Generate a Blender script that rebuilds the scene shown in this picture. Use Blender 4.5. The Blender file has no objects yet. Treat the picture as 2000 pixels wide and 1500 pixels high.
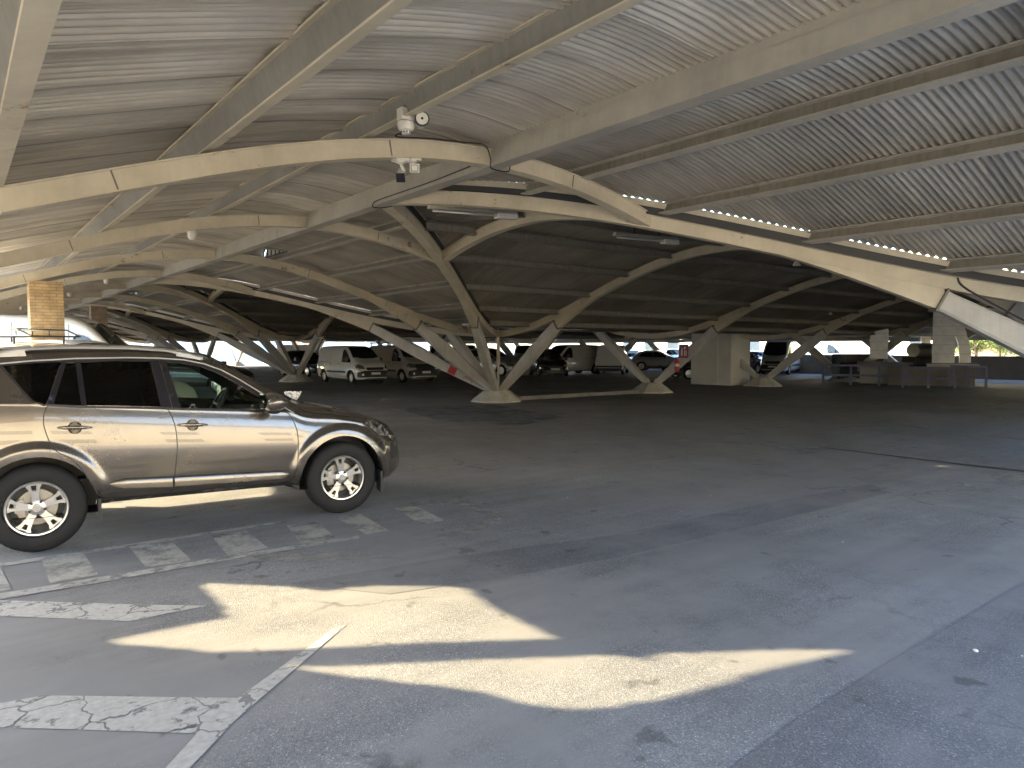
import bpy, bmesh, math, random
from mathutils import Vector, Matrix, noise
random.seed(7)
S = bpy.context.scene
R_ = math.radians
PI = math.pi
# ------------------------------------------------------------------ camera
cam_d = bpy.data.cameras.new("camera"); cam = bpy.data.objects.new("camera", cam_d)
S.collection.objects.link(cam); S.camera = cam
CX, CY, CZ = -5.025, -9.532, 1.664
YAW, PITCH, FPX = R_(37.968), R_(2.905), 1397.2
cam.location = (CX, CY, CZ)
cam.rotation_euler = (PI/2-PITCH, 0, -YAW)
cam_d.sensor_width = 36; cam_d.lens = FPX/2000*36
cam_d.clip_start = .05; cam_d.clip_end = 2000
# ------------------------------------------------------------------ light
SUN_EL = 27.0; SUN_AZ = (-.7217, .6922)
w = bpy.data.worlds.new("World"); S.world = w; w.use_nodes = True
nt = w.node_tree; nt.nodes.clear()
sky = nt.nodes.new('ShaderNodeTexSky'); sky.sky_type = 'NISHITA'; sky.sun_disc = False
sky.sun_elevation = R_(SUN_EL); sky.sun_rotation = R_(-46.2) % (2*PI)
sky.air_density = 1.0; sky.dust_density = 1.5; sky.ozone_density = 1.0
bg = nt.nodes.new('ShaderNodeBackground'); bg.inputs[1].default_value = .15
wo = nt.nodes.new('ShaderNodeOutputWorld')
nt.links.new(sky.outputs[0], bg.inputs[0]); nt.links.new(bg.outputs[0], wo.inputs[0])
sd = bpy.data.lights.new("sun", 'SUN'); sd.energy = 1.95; sd.angle = R_(.55); sd.color = (1, .81, .48)
sun = bpy.data.objects.new("sun", sd); S.collection.objects.link(sun)
ce, se = math.cos(R_(SUN_EL)), math.sin(R_(SUN_EL))
SUNV = Vector((SUN_AZ[0]*ce, SUN_AZ[1]*ce, se))
sun.rotation_euler = (-SUNV).to_track_quat('-Z', 'Y').to_euler()
S.view_settings.view_transform = 'Standard'; S.view_settings.look = 'None'
S.view_settings.gamma = 1; S.view_settings.exposure = 3.4
S.render.engine = 'CYCLES'
S.cycles.use_denoising = True
S.cycles.max_bounces = 8; S.cycles.diffuse_bounces = 6; S.cycles.glossy_bounces = 4
S.cycles.sample_clamp_indirect = 6
S.cycles.caustics_reflective = False; S.cycles.caustics_refractive = False

# ------------------------------------------------------------------ photo pixel -> world (used only to measure where ground marks lie)
def ray(px, py):
    xx, yy = px-1000, -(py-750)
    Zh = FPX*math.cos(PITCH)+yy*math.sin(PITCH); z = yy*math.cos(PITCH)-FPX*math.sin(PITCH)
    return Vector((math.cos(YAW)*xx+math.sin(YAW)*Zh, -math.sin(YAW)*xx+math.cos(YAW)*Zh, z))
CAMV = Vector((CX, CY, CZ))
def gz(px, py, z=0):
    d = ray(px, py); return CAMV+d*((z-CZ)/d.z)
def gy(px, py, y):
    d = ray(px, py); return CAMV+d*((y-CY)/d.y)
def gx(px, py, x):
    d = ray(px, py); return CAMV+d*((x-CX)/d.x)

# ------------------------------------------------------------------ mesh helpers
class MB:
    def __init__(s): s.v = []; s.f = []
    def add(s, vs, fs):
        n = len(s.v); s.v += [tuple(q) for q in vs]; s.f += [tuple(i+n for i in f) for f in fs]; return s
    def box(s, x0, y0, z0, x1, y1, z1):
        return s.add([(x0,y0,z0),(x1,y0,z0),(x1,y1,z0),(x0,y1,z0),(x0,y0,z1),(x1,y0,z1),(x1,y1,z1),(x0,y1,z1)],
            [(0,3,2,1),(4,5,6,7),(0,1,5,4),(1,2,6,5),(2,3,7,6),(3,0,4,7)])
    def hexa(s, vs):   # 8 corner points, bottom 4 then top 4
        return s.add(vs, [(0,3,2,1),(4,5,6,7),(0,1,5,4),(1,2,6,5),(2,3,7,6),(3,0,4,7)])
    def loft(s, secs, cap=True, closed=True):
        n = len(secs[0]); vs = [p for c in secs for p in c]; fs = []
        for i in range(len(secs)-1):
            for j in range(n if closed else n-1):
                k = (j+1) % n
                fs.append((i*n+j, i*n+k, (i+1)*n+k, (i+1)*n+j))
        if cap and closed:
            fs.append(tuple(range(n-1, -1, -1))); fs.append(tuple((len(secs)-1)*n+j for j in range(n)))
        return s.add(vs, fs)
    def tube(s, pts, r, n=8, cap=True):
        pts = [Vector(p) for p in pts]; secs = []
        for i, p in enumerate(pts):
            t = (pts[min(i+1, len(pts)-1)]-pts[max(i-1, 0)]).normalized()
            a = Vector((0,0,1)) if abs(t.z) < .9 else Vector((1,0,0))
            u = t.cross(a).normalized(); q = u.cross(t)
            rr = r[i] if isinstance(r, (list, tuple)) else r
            secs.append([p+u*math.cos(2*PI*k/n)*rr+q*math.sin(2*PI*k/n)*rr for k in range(n)])
        return s.loft(secs, cap)
    def lathe(s, prof, axis='z', c=(0,0,0), n=24, cap=False):   # prof: (radius, along)
        secs = []
        for r, a in prof:
            row = []
            for k in range(n):
                t = 2*PI*k/n; x, y = r*math.cos(t), r*math.sin(t)
                p = (x, y, a) if axis == 'z' else ((x, a, y) if axis == 'y' else (a, x, y))
                row.append((p[0]+c[0], p[1]+c[1], p[2]+c[2]))
            secs.append(row)
        return s.loft(secs, cap)
    def grid(s, rows):
        n = len(rows[0]); vs = [p for r in rows for p in r]
        return s.add(vs, [(i*n+j, i*n+j+1, (i+1)*n+j+1, (i+1)*n+j) for i in range(len(rows)-1) for j in range(n-1)])
    def mesh(s, name, smooth=False):
        m = bpy.data.meshes.new(name); m.from_pydata(s.v, [], s.f); m.update()
        if smooth: m.polygons.foreach_set('use_smooth', [True]*len(m.polygons))
        return m
def link(o, parent=None):
    S.collection.objects.link(o)
    if parent is not None: o.parent = parent
    return o
def obj(name, mb, mat, parent=None, smooth=False, auto=None, loc=None):
    m = mb.mesh(name, smooth or auto is not None) if isinstance(mb, MB) else mb
    if mat is not None and not m.materials: m.materials.append(mat)
    if auto is not None:
        try: m.set_sharp_from_angle(angle=R_(auto))
        except Exception: pass
    o = bpy.data.objects.new(name, m); link(o, parent)
    if loc is not None: o.location = loc
    return o
def fixn(o):
    bm = bmesh.new(); bm.from_mesh(o.data); bmesh.ops.recalc_face_normals(bm, faces=bm.faces); bm.to_mesh(o.data); bm.free(); return o
def tag(o, label=None, cat=None, group=None, kind=None):
    if label: o['label'] = label
    if cat: o['category'] = cat
    if group: o['group'] = group
    if kind: o['kind'] = kind
    return o
def empty(name, loc=(0,0,0), rz=0, label=None, cat=None, group=None):
    o = bpy.data.objects.new(name, None); o.empty_display_size = .2; link(o)
    o.location = loc; o.rotation_euler = (0, 0, rz); return tag(o, label, cat, group)
def copy_tree(o, parent=None):
    c = o.copy(); S.collection.objects.link(c)
    if parent is not None: c.parent = parent
    for ch in list(o.children): copy_tree(ch, c)
    return c

# ------------------------------------------------------------------ materials
def node_mat(name):
    m = bpy.data.materials.new(name); m.use_nodes = True
    n = m.node_tree; b = n.nodes['Principled BSDF']; return m, n, b
def N(n, typ, **kw):
    q = n.nodes.new(typ)
    for k, v in kw.items():
        if k.startswith('i_'):
            key = k[2:]
            key = int(key) if key.isdigit() else key.replace('_', ' ')
            q.inputs[key].default_value = v
        else: setattr(q, k, v)
    return q
def L(n, a, b): n.links.new(a, b)
def ramp(n, fac, stops):
    r = n.nodes.new('ShaderNodeValToRGB'); cr = r.color_ramp
    while len(cr.elements) < len(stops): cr.elements.new(.5)
    for e, (p, c) in zip(cr.elements, stops):
        e.position = p; e.color = (c[0], c[1], c[2], 1) if not isinstance(c, float) else (c, c, c, 1)
    L(n, fac, r.inputs[0]); return r
def mix(n, a, b, fac, typ='MIX'):
    m = n.nodes.new('ShaderNodeMix'); m.data_type = 'RGBA'; m.blend_type = typ
    for s, v in ((m.inputs[0], fac), (m.inputs[6], a), (m.inputs[7], b)):
        if hasattr(v, 'is_linked') or hasattr(v, 'links'): L(n, v, s)
        elif isinstance(v, (int, float)): s.default_value = v
        else: s.default_value = (v[0], v[1], v[2], 1)
    return m.outputs[2]
def simple(name, col, rough=.5, metal=0, spec=.5, coat=0, var=0, scale=6, bump=0):
    m, n, b = node_mat(name)
    b.inputs['Base Color'].default_value = (*col, 1); b.inputs['Roughness'].default_value = rough
    b.inputs['Metallic'].default_value = metal; b.inputs['Specular IOR Level'].default_value = spec
    b.inputs['Coat Weight'].default_value = coat; b.inputs['Coat Roughness'].default_value = .03
    if var or bump:
        tc = N(n, 'ShaderNodeTexCoord'); t = N(n, 'ShaderNodeTexNoise', i_Scale=scale, i_Detail=6.0, i_Roughness=.65)
        L(n, tc.outputs['Object'], t.inputs[0])
        r = ramp(n, t.outputs[0], [(.3, 1-var), (.7, 1+0.0)])
        L(n, mix(n, col, r.outputs[0], 1.0, 'MULTIPLY'), b.inputs['Base Color'])
        if bump:
            bp = N(n, 'ShaderNodeBump', i_Strength=bump, i_Distance=.01); L(n, t.outputs[0], bp.inputs['Height']); L(n, bp.outputs[0], b.inputs['Normal'])
    return m
def emis(name, col, s):
    m, n, b = node_mat(name); b.inputs['Emission Color'].default_value = (*col, 1); b.inputs['Emission Strength'].default_value = s
    b.inputs['Base Color'].default_value = (*col, 1); return m

def steel_paint(name, col, rust=.5, rough=.5, streak=.2):
    # weathered painted steel: blotchy grime, vertical run-off streaks and rust spots
    m, n, b = node_mat(name)
    g = N(n, 'ShaderNodeNewGeometry')
    t1 = N(n, 'ShaderNodeTexNoise', i_Scale=1.3, i_Detail=8.0, i_Roughness=.7); L(n, g.outputs['Position'], t1.inputs[0])
    r1 = ramp(n, t1.outputs[0], [(.3, .72), (.65, 1.0)])
    c = mix(n, col, r1.outputs[0], 1.0, 'MULTIPLY')
    mp = N(n, 'ShaderNodeMapping'); mp.inputs['Scale'].default_value = (9, 9, .8); L(n, g.outputs['Position'], mp.inputs[0])
    t2 = N(n, 'ShaderNodeTexNoise', i_Scale=2.0, i_Detail=5.0); L(n, mp.outputs[0], t2.inputs[0])
    r2 = ramp(n, t2.outputs[0], [(.35, .78), (.6, 1.0)]); c = mix(n, c, r2.outputs[0], streak, 'MULTIPLY')
    t3 = N(n, 'ShaderNodeTexNoise', i_Scale=7.0, i_Detail=10.0, i_Roughness=.75); L(n, g.outputs['Position'], t3.inputs[0])
    t4 = N(n, 'ShaderNodeTexNoise', i_Scale=.9, i_Detail=2.0); L(n, g.outputs['Position'], t4.inputs[0])
    mm = N(n, 'ShaderNodeMath', operation='MULTIPLY'); L(n, t3.outputs[0], mm.inputs[0]); L(n, t4.outputs[0], mm.inputs[1])
    r3 = ramp(n, mm.outputs[0], [(.395-.02*rust, 0.0), (.43-.02*rust, .7)])
    c = mix(n, c, (.16, .075, .03), r3.outputs[0]); L(n, c, b.inputs['Base Color'])
    b.inputs['Roughness'].default_value = rough; b.inputs['Specular IOR Level'].default_value = .35
    bp = N(n, 'ShaderNodeBump', i_Strength=.15, i_Distance=.01); L(n, t3.outputs[0], bp.inputs['Height']); L(n, bp.outputs[0], b.inputs['Normal'])
    return m
M = {}
M['rib'] = steel_paint('rib_paint', (.62, .55, .42), 1.3, .5, .15)
M['girder'] = steel_paint('girder_paint', (.44, .415, .36), .3)
M['purlin'] = steel_paint('purlin_paint', (.46, .43, .37), .6, .5, .3)
M['web_dark'] = steel_paint('purlin_grime_shade', (.24, .22, .185), .5, .6, 1.0); M['web_shade'] = steel_paint('girder_web_shade', (.27, .265, .245), .3, .5, .4)  # girder webs darkened to stand for shade; purlin grime also serves side-vault shade
M['leg'] = steel_paint('leg_paint', (.60, .58, .54), .0, .6, .4)
M['gutter'] = simple('gutter_metal', (.035, .034, .034), .6)
M['dark'] = simple('dark_metal', (.03, .03, .032), .5)
M['cable'] = simple('black_cable', (.02, .02, .02), .5)
M['white_plastic'] = simple('white_plastic', (.75, .73, .66), .35, var=.15, scale=20)

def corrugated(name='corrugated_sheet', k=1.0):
    m, n, b = node_mat(name)
    tc = N(n, 'ShaderNodeUVMap'); tc.uv_map = 'sheet'
    sp = N(n, 'ShaderNodeSeparateXYZ'); L(n, tc.outputs[0], sp.inputs[0])
    # each lapped sheet has aged a little differently
    dv = N(n, 'ShaderNodeMath', operation='DIVIDE', i_1=.836); L(n, sp.outputs[0], dv.inputs[0])
    fl = N(n, 'ShaderNodeMath', operation='FLOOR'); L(n, dv.outputs[0], fl.inputs[0])
    wn = N(n, 'ShaderNodeTexWhiteNoise', noise_dimensions='1D'); L(n, fl.outputs[0], wn.inputs['W'])
    r0 = ramp(n, wn.outputs[0], [(0.0, .80), (1.0, 1.06)])
    cmb = N(n, 'ShaderNodeCombineXYZ'); 
    sx = N(n, 'ShaderNodeMath', operation='MULTIPLY', i_1=9.0); L(n, sp.outputs[0], sx.inputs[0])
    sy = N(n, 'ShaderNodeMath', operation='MULTIPLY', i_1=.7); L(n, sp.outputs[1], sy.inputs[0])
    L(n, sx.outputs[0], cmb.inputs[0]); L(n, sy.outputs[0], cmb.inputs[1])
    t1 = N(n, 'ShaderNodeTexNoise', i_Scale=1.0, i_Detail=6.0, i_Roughness=.65); L(n, cmb.outputs[0], t1.inputs[0])
    r1 = ramp(n, t1.outputs[0], [(.3, .7), (.7, 1.0)])
    t2 = N(n, 'ShaderNodeTexNoise', i_Scale=.7, i_Detail=6.0, i_Roughness=.6); L(n, tc.outputs[0], t2.inputs[0])
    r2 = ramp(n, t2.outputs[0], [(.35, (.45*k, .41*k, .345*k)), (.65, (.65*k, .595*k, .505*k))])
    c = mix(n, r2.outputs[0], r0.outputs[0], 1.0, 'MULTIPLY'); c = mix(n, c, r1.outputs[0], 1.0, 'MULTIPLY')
    # lap seam: a dark edge beside a bright cut edge
    fr = N(n, 'ShaderNodeMath', operation='FRACT'); L(n, dv.outputs[0], fr.inputs[0])
    r3 = ramp(n, fr.outputs[0], [(0.0, 1.7), (.014, 1.7), (.018, .5), (.04, 1.0)]); r3.color_ramp.interpolation = 'LINEAR'
    c = mix(n, c, r3.outputs[0], 1.0, 'MULTIPLY')
    L(n, c, b.inputs['Base Color'])
    b.inputs['Roughness'].default_value = .42; b.inputs['Metallic'].default_value = .32
    return m
M['sheet'] = corrugated(); M['sheet_lit'] = corrugated('corrugated_sheet_lit', 1.28); M['sheet_shaded'] = corrugated('corrugated_sheet_shaded', .62)  # one sheet in three tones: paled for bounced light, darkened for side-vault shade
# ================================================================== CANOPY
HB = 8.273; BAY = 2*HB
def RZ(t): return 2.88+.88*math.cos(PI*t/HB)          # underside of the arches
def ZS0(t): return RZ(t)+.36
def ZS(t): return ZS0(t)-.085*math.exp(-(t/.9)**2)+(.035*min(-t, 4.5) if t < 0 else 0)   # mean height of the roof sheets, flatter over the crown
RIB_H, RIB_W = .19, .13
canopy = empty('parking_canopy', (0,0,0), 0, 'vaulted steel canopy with corrugated roof sheets over the whole car park', 'canopy')
XB = [HB+7.213*k for k in range(5)]
YB = [-HB+BAY*k for k in range(5)]
Y0, Y1, X1 = -10.6, 57.9, XB[-1]+.6
XL = -HB
def periodic(y):   # distance from the nearest transverse crown line (y = 0, 16.5, ...)
    return abs((y+HB) % BAY-HB)

def rib_along(pts, h=RIB_H, wd=RIB_W, up=(0,0,1), hs=None):
    # box-section member whose underside follows pts
    mb = MB(); secs = []
    pts = [Vector(p) for p in pts]
    for i, p in enumerate(pts):
        t = (pts[min(i+1, len(pts)-1)]-pts[max(i-1, 0)]).normalized()
        side = t.cross(Vector(up)).normalized()*(wd/2); nn = side.cross(t).normalized()
        hh = hs[i] if hs else h; e = side*.12
        fl = side*1.22
        # bottom flange slightly wider than the web, like the welded plate girders in the photo
        secs.append([p-fl, p+fl, p+fl+nn*.014, p+side+nn*.016, p+side+nn*(hh-.016), p+fl+nn*(hh-.014), p+fl+nn*hh, p-fl+nn*hh, p-fl+nn*(hh-.014), p-side+nn*(hh-.016), p-side+nn*.016, p-fl+nn*.014])
    return mb.loft(secs)

def arc_x(y, xa, xb, n=40): return [(xa+(xb-xa)*i/n, y, RZ(xa+(xb-xa)*i/n)) for i in range(n+1)]
def arc_y(x, ya, yb, n=40): return [(x, ya+(yb-ya)*i/n, RZ(periodic(ya+(yb-ya)*i/n))) for i in range(n+1)]

# --- main arches crossing the long vault
PK = [BAY*k for k in range(0, 4)]
off = .055
for P in PK:
    for sgn in (-1, 1):
        y = P+sgn*2.7233
        a = obj('arch', rib_along(arc_x(y, XL if y > 8 else -4.70, 2.72-.05)), M['rib'], canopy, auto=40)
# the next bay's near arch is over the photographer
for y in YB:
    obj('arch', rib_along(arc_x(y, XL if y > 0 else -4.70, HB)), M['rib'], canopy, auto=40)
# --- diagonal groin arches and the short cross arch between them
GJ = 5.466       # where a leg meets the arch
def groin(P, s, sx=1):
    pts = []
    for i in range(49):
        t = HB*i/48; pts.append((t*sx, P+s*t, RZ(t)-.004))
    return rib_along(pts, wd=.14)
for P in [-BAY]+PK:
    for s in (-1, 1):
        if P == -BAY and s == -1: continue
        obj('groin_arch', groin(P, s), M['rib'], canopy, auto=40)
    if P > -BAY: obj('cross_arch', rib_along(arc_y(2.7233, P-2.68, P+2.68)), M['rib'], canopy, auto=40)
# --- waves along every row of columns
for i, x in enumerate(XB):
    for k in range(4):
        obj('wave_arch', rib_along(arc_y(x, YB[k]+.001, YB[k+1]-.001, 48)), M['rib'], canopy, auto=40)
    obj('wave_arch', rib_along(arc_y(x, Y0, YB[0]-.001, 20)), M['rib'], canopy, auto=40)
# --- main girders (deep I sections left of and at the crown, light channels on the right)
def ibeam(xc, y0, y1, zb, h, wd, web, ang=0, n=1):
    # I section running along y; zb height of the underside; ang tilts it to the roof slope
    prof = [(-wd/2, 0), (wd/2, 0), (wd/2, .014), (web/2, .016), (web/2, h-.016), (wd/2, h-.014), (wd/2, h), (-wd/2, h), (-wd/2, h-.014), (-web/2, h-.016), (-web/2, .016), (-wd/2, .014)]
    c, s = math.cos(ang), math.sin(ang)
    return MB().loft([[(xc+px*c+pz*s, y, zb-px*s+pz*c) for px, pz in prof] for y in (y0, y1)])
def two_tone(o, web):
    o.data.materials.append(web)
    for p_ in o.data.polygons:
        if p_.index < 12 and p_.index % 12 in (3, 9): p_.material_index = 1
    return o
def slope(t): return math.atan(-.88*PI/HB*math.sin(PI*t/HB)*-1)
mb = MB().box(-.075, Y0, RZ(0)-.002, .075, Y1, RZ(0)+.175); mb.box(-.092, Y0, RZ(0)-.014, .092, Y1, RZ(0)-.002)
mb.box(-.05, Y0, RZ(0)+.175, .05, Y1, RZ(0)+.285)
for y in [P+q for P in PK for q in (-7.6, -4.1, 4.1, 7.6)]:       # splice plates on the crown girder
    mb.box(-.080, y-.01, RZ(0)+.0, .080, y+.01, RZ(0)+.173)
obj('crown_girder', mb, M['girder'], canopy)
for k in (1, 2, 3):
    x = -1.58*k
    zt = ZS(x)-.035
    h = (.205, .235, .26)[k-1]
    g = two_tone(obj('girder', ibeam(x, Y0, Y1, RZ(x)+RIB_H+.04 if k < 3 else RZ(x)+RIB_H+.0, h, .12, .016, slope(x)), M['rib'], canopy), M['web_shade'])
obj('girder', ibeam(-6.6, 8.3, Y1, RZ(-6.6)+RIB_H-.04, .16, .1, .014, slope(-6.6)), M['girder'], canopy)
# --- purlins on the right flank of the long vault: interrupted at each side bay
PX = [1.40, 2.75, 4.10, 5.35, 6.60]
for x in PX:
    for P in [-BAY]+PK:
        ya, yb = P+x+.16, P+BAY-x-.16
        if P == PK[-1]: yb = min(yb, Y1)
        if P == -BAY: ya = max(ya, Y0)
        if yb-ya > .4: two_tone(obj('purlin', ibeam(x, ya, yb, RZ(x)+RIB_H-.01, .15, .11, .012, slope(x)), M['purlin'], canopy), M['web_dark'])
# --- purlins of the side vaults, running along x
def ibeam_x(yc, x0, x1, zb, h, wd, web, ang):
    prof = [(-wd/2, 0), (wd/2, 0), (wd/2, .014), (web/2, .016), (web/2, h-.016), (wd/2, h-.014), (wd/2, h), (-wd/2, h), (-wd/2, h-.014), (-web/2, h-.016), (-web/2, .016), (-wd/2, .014)]
    c, s = math.cos(ang), math.sin(ang)
    return MB().loft([[(x, yc+px*c+pz*s, zb-px*s+pz*c) for px, pz in prof] for x in (x0, x1)])
for P in PK:
    for t in [0.0]+PX:
        for sg in ((-1, 1) if t else (1,)):
            x0 = t+.2 if t else .35
            two_tone(obj('side_purlin', ibeam_x(P+sg*t, x0, X1, RZ(t)+RIB_H-.09, .15, .11, .012, slope(sg*t)), M['web_dark'], canopy), M['web_dark'])  # flanges take the dark web tone too, deepening the vault's shade by colour

# --- corrugated sheets
PITCH_C, AMP = .076, .017
def uvmesh(mb, uvs, name):
    m = mb.mesh(name, True); uv = m.uv_layers.new(name='sheet')
    for lp in m.loops: uv.data[lp.index].uv = uvs[lp.vertex_index]
    return m
def corr(u, lobes):     # corrugation height; the older left flank has round lobes with narrow creases
    if lobes: return AMP*(1.2-2.4*abs(math.sin(PI*u/PITCH_C))**.85)
    return AMP*1.15*math.sin(2*PI*u/PITCH_C)
def sag(x, y):    # every lapped sheet of the left flank is bowed between its fixings
    return min(1, -x/.6)*(.03+(.014+.012*noise.noise(Vector((x*.5, y*.3, 5))))*math.sin(2*PI*y/.72+1.2*noise.noise(Vector((x*.35, y*.4, 1)))+.55*x))
def wob(x, y):    # hand-laid sheets sag and lift a little
    k = 1.0 if x < 0 else .3
    return k*wob_(x, y)
def wob_(x, y):
    return .016*noise.noise(Vector((x*.55, y*1.1, 3)))+.008*noise.noise(Vector((x*1.3, y*3.1, 9)))
def sheet_main(y0, y1, fa, fb, nx, seg, name, hole=None):
    mb = MB(); uvs = []; rows = []
    dy = PITCH_C/seg; k0 = math.ceil(y0/dy); ny = math.floor(y1/dy)-k0; lob = fb(8.0) <= .01 and y0 < 40
    for j in range(ny+1):
        y = (k0+j)*dy; a, b = fa(y), fb(y)
        if b-a < .02: b = a+.02
        pan = math.floor(y/.836)
        zo = .004*((y/.836-pan)-.5)
        r = []
        for i in range(nx+1):
            x = a+(b-a)*i/nx
            r.append((x, y, ZS(x)+corr(y, lob)+wob(x if lob else abs(x), y)+zo+(sag(x, y) if lob else 0))); uvs.append((y, x))
        rows.append(r)
    mb.grid(rows)
    if hole: mb.f = [f for f in mb.f if not hole(sum(mb.v[i][0] for i in f)/4, sum(mb.v[i][1] for i in f)/4)]
    o = obj(name, uvmesh(mb, uvs, name), M['sheet_lit'] if lob else M['sheet'], canopy); return o
def sheet_side(x0, x1, P, seg, ny, name, sg):
    # half of a side vault: columns at constant x, from the crown (t=0) to the valley
    mb = MB(); uvs = []; rows = []
    nx = max(2, int((x1-x0)/PITCH_C*seg)); dx = (x1-x0)/nx
    for j in range(nx+1):
        x = x0+dx*j; tb = min(x-.13, HB-.1)
        pan = math.floor(x/.836); zo = .004*((x/.836-pan)-.5)
        r = []
        for i in range(ny+1):
            t = max(tb, .02)*i/ny; y = P+sg*t
            r.append((x, y, ZS0(t)-.07+corr(x, False)+.3*wob_(y, x)+zo)); uvs.append((x, y))
        rows.append(r)
    mb.grid(rows)
    return obj(name, uvmesh(mb, uvs, name), M['sheet_shaded'], canopy)
GAP = .15
def vent_hole(x, y):
    return .42 < x < 1.36 and any(abs(y-yb) < .85*math.sqrt(max(0, 1-((1.36-x)/1.6)**2)) for yb in YB[1:4])
# left flank from the crown outwards; the last, unseen strip is added with holes cut to place the sun patches
def edge_r(y):
    P = round(y/BAY)*BAY
    return min(abs(y-P)-GAP, HB-.1)
segs_y = [(Y0, 6.0, 8), (6.0, 16.0, 8), (16.0, 22.0, 8), (22.0, 40.0, 4), (40.0, Y1, 3)]
for ya, yb, sg in segs_y:
    sheet_main(ya, yb, lambda y: -4.93, lambda y: 0.0, 18, sg, 'roof_sheet')
    sheet_main(ya, yb, lambda y: XL+.1, lambda y: -4.93, 6, sg, 'roof_sheet') if ya >= 16 else None
# right flank: one gore per column bay
for k, yb in enumerate(YB):
    a = max(yb-HB, Y0); b = min(yb+HB, Y1)
    sg = 6 if k < 2 else (4 if k == 2 else 3)
    sheet_main(a+.16, b-.16, lambda y: 0.002, edge_r, 22, sg, 'roof_sheet', vent_hole if 0 < k < 4 else None)
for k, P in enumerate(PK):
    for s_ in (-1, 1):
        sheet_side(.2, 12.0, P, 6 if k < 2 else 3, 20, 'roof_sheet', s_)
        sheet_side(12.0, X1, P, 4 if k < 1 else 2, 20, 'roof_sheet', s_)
# behind the photographer the roof stops: an unseen strip is added over the right-hand row to hold back light
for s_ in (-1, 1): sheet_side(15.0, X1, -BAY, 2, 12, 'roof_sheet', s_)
# --- gutters hidden in the groins and valleys, cream edge trims under the sheet ends
def groin_pts(P, s, n=40, dz=0, o=0, t0=.15, own=False):
    return [(t+o, P+s*t, RZ(max(0, t+o) if own else t)+dz) for t in [t0+(HB-t0)*i/n for i in range(n+1)]]
def strip(ptsL, ptsR, th=.012):
    mb = MB(); secs = []
    for a, b in zip(ptsL, ptsR):
        a, b = Vector(a), Vector(b); z = Vector((0,0,th)); secs.append([a, b, b+z, a+z])
    return mb.loft(secs)
for P in [-BAY]+PK:
    for s in (-1, 1):
        if P == -BAY and s < 0: continue
        lo = .205
        mb = strip(groin_pts(P, s, dz=lo, o=-.20), groin_pts(P, s, dz=lo, o=.15))
        mb2 = strip(groin_pts(P, s, dz=lo+.012, o=.14), groin_pts(P, s, dz=lo+.012, o=.15), .075); mb.add(mb2.v, mb2.f)
        mb2 = strip(groin_pts(P, s, dz=lo+.012, o=-.20), groin_pts(P, s, dz=lo+.012, o=-.19), .14); mb.add(mb2.v, mb2.f)
        obj('gutter', mb, M['gutter'], canopy)
        obj('edge_trim', strip(groin_pts(P, s, dz=.36-.108, o=-.21, t0=.30, own=True), groin_pts(P, s, dz=.36-.108, o=-.20, t0=.30, own=True), .084), M['rib'], canopy)
for yb in YB:
    mb = MB().box(HB, yb-.2, 2.0+RIB_H+.06, X1, yb+.2, 2.0+RIB_H+.07).box(HB, yb-.2, 2.27, X1, yb-.19, 2.30).box(HB, yb+.19, 2.27, X1, yb+.2, 2.30)
    obj('gutter', mb, M['gutter'], canopy)
# --- closing panels at the far ends of the vaults
mb = MB()
n = 60
for i in range(n):
    ya = YB[0]+(YB[-1]-YB[0])*i/n; yb = YB[0]+(YB[-1]-YB[0])*(i+1)/n
    za, zb = ZS(periodic(ya))-.1, ZS(periodic(yb))-.1
    mb.hexa([(X1, ya, 2.06), (X1+.05, ya, 2.06), (X1+.05, yb, 2.06), (X1, yb, 2.06), (X1, ya, za), (X1+.05, ya, za), (X1+.05, yb, zb), (X1, yb, zb)])
obj('end_panel', mb, M['purlin'], canopy)
M['cream_panel'] = simple('cream_panel', (.62, .56, .42), .5, var=.12, scale=2)
mb = MB()
for i in range(n):
    xa = XL+(X1-XL)*i/n; xb = XL+(X1-XL)*(i+1)/n
    za, zb = (ZS(min(abs(xa), HB))-.05, ZS(min(abs(xb), HB))-.05) if xa < HB else (2.3, 2.3)
    mb.hexa([(xa, Y1, 2.25), (xb, Y1, 2.25), (xb, Y1+.05, 2.25), (xa, Y1+.05, 2.25), (xa, Y1, za), (xb, Y1, zb), (xb, Y1+.05, zb), (xa, Y1+.05, za)])
obj('end_panel', mb, M['cream_panel'], canopy)

# --- added left strip, out of view: its holes are cut to shape the sun patches on the asphalt
P1 = [(397,1139),(560,1146),(640,1154),(690,1148),(740,1145),(890,1146),(910,1152),(960,1185),(1085,1246),(1000,1250),(850,1254),(700,1262),(560,1269),(420,1273),(300,1262),(200,1256),(330,1228),(450,1204)]
P2 = [(575,1303),(700,1300),(900,1290),(1100,1283),(1200,1280),(1240,1284),(1290,1296),(1265,1281),(1300,1277),(1500,1270),(1650,1270),(1560,1294),(1400,1335),(1280,1365),(1180,1382),(1100,1384),(1030,1375),(960,1355),(820,1335),(700,1322)]
def up_to_roof(g):
    q = Vector(g)
    t = 4.0
    for _ in range(40):
        p = q+SUNV*t; z = ZS(max(p.x, XL)); t = t+(z-p.z)/SUNV.z*.7
    return q+SUNV*t
holes = [[up_to_roof(gz(*p))[:2] for p in P1], [up_to_roof(gz(*p))[:2] for p in P2]]
holes.append([up_to_roof((a, b, 0))[:2] for a, b in ((-4.0,-1.75),(-2.35,-1.75),(-2.1,-1.2),(-2.2,-.2),(-3.4,.6),(-5.2,.6),(-5.2,-.6),(-4.4,-1.1))])
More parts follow.
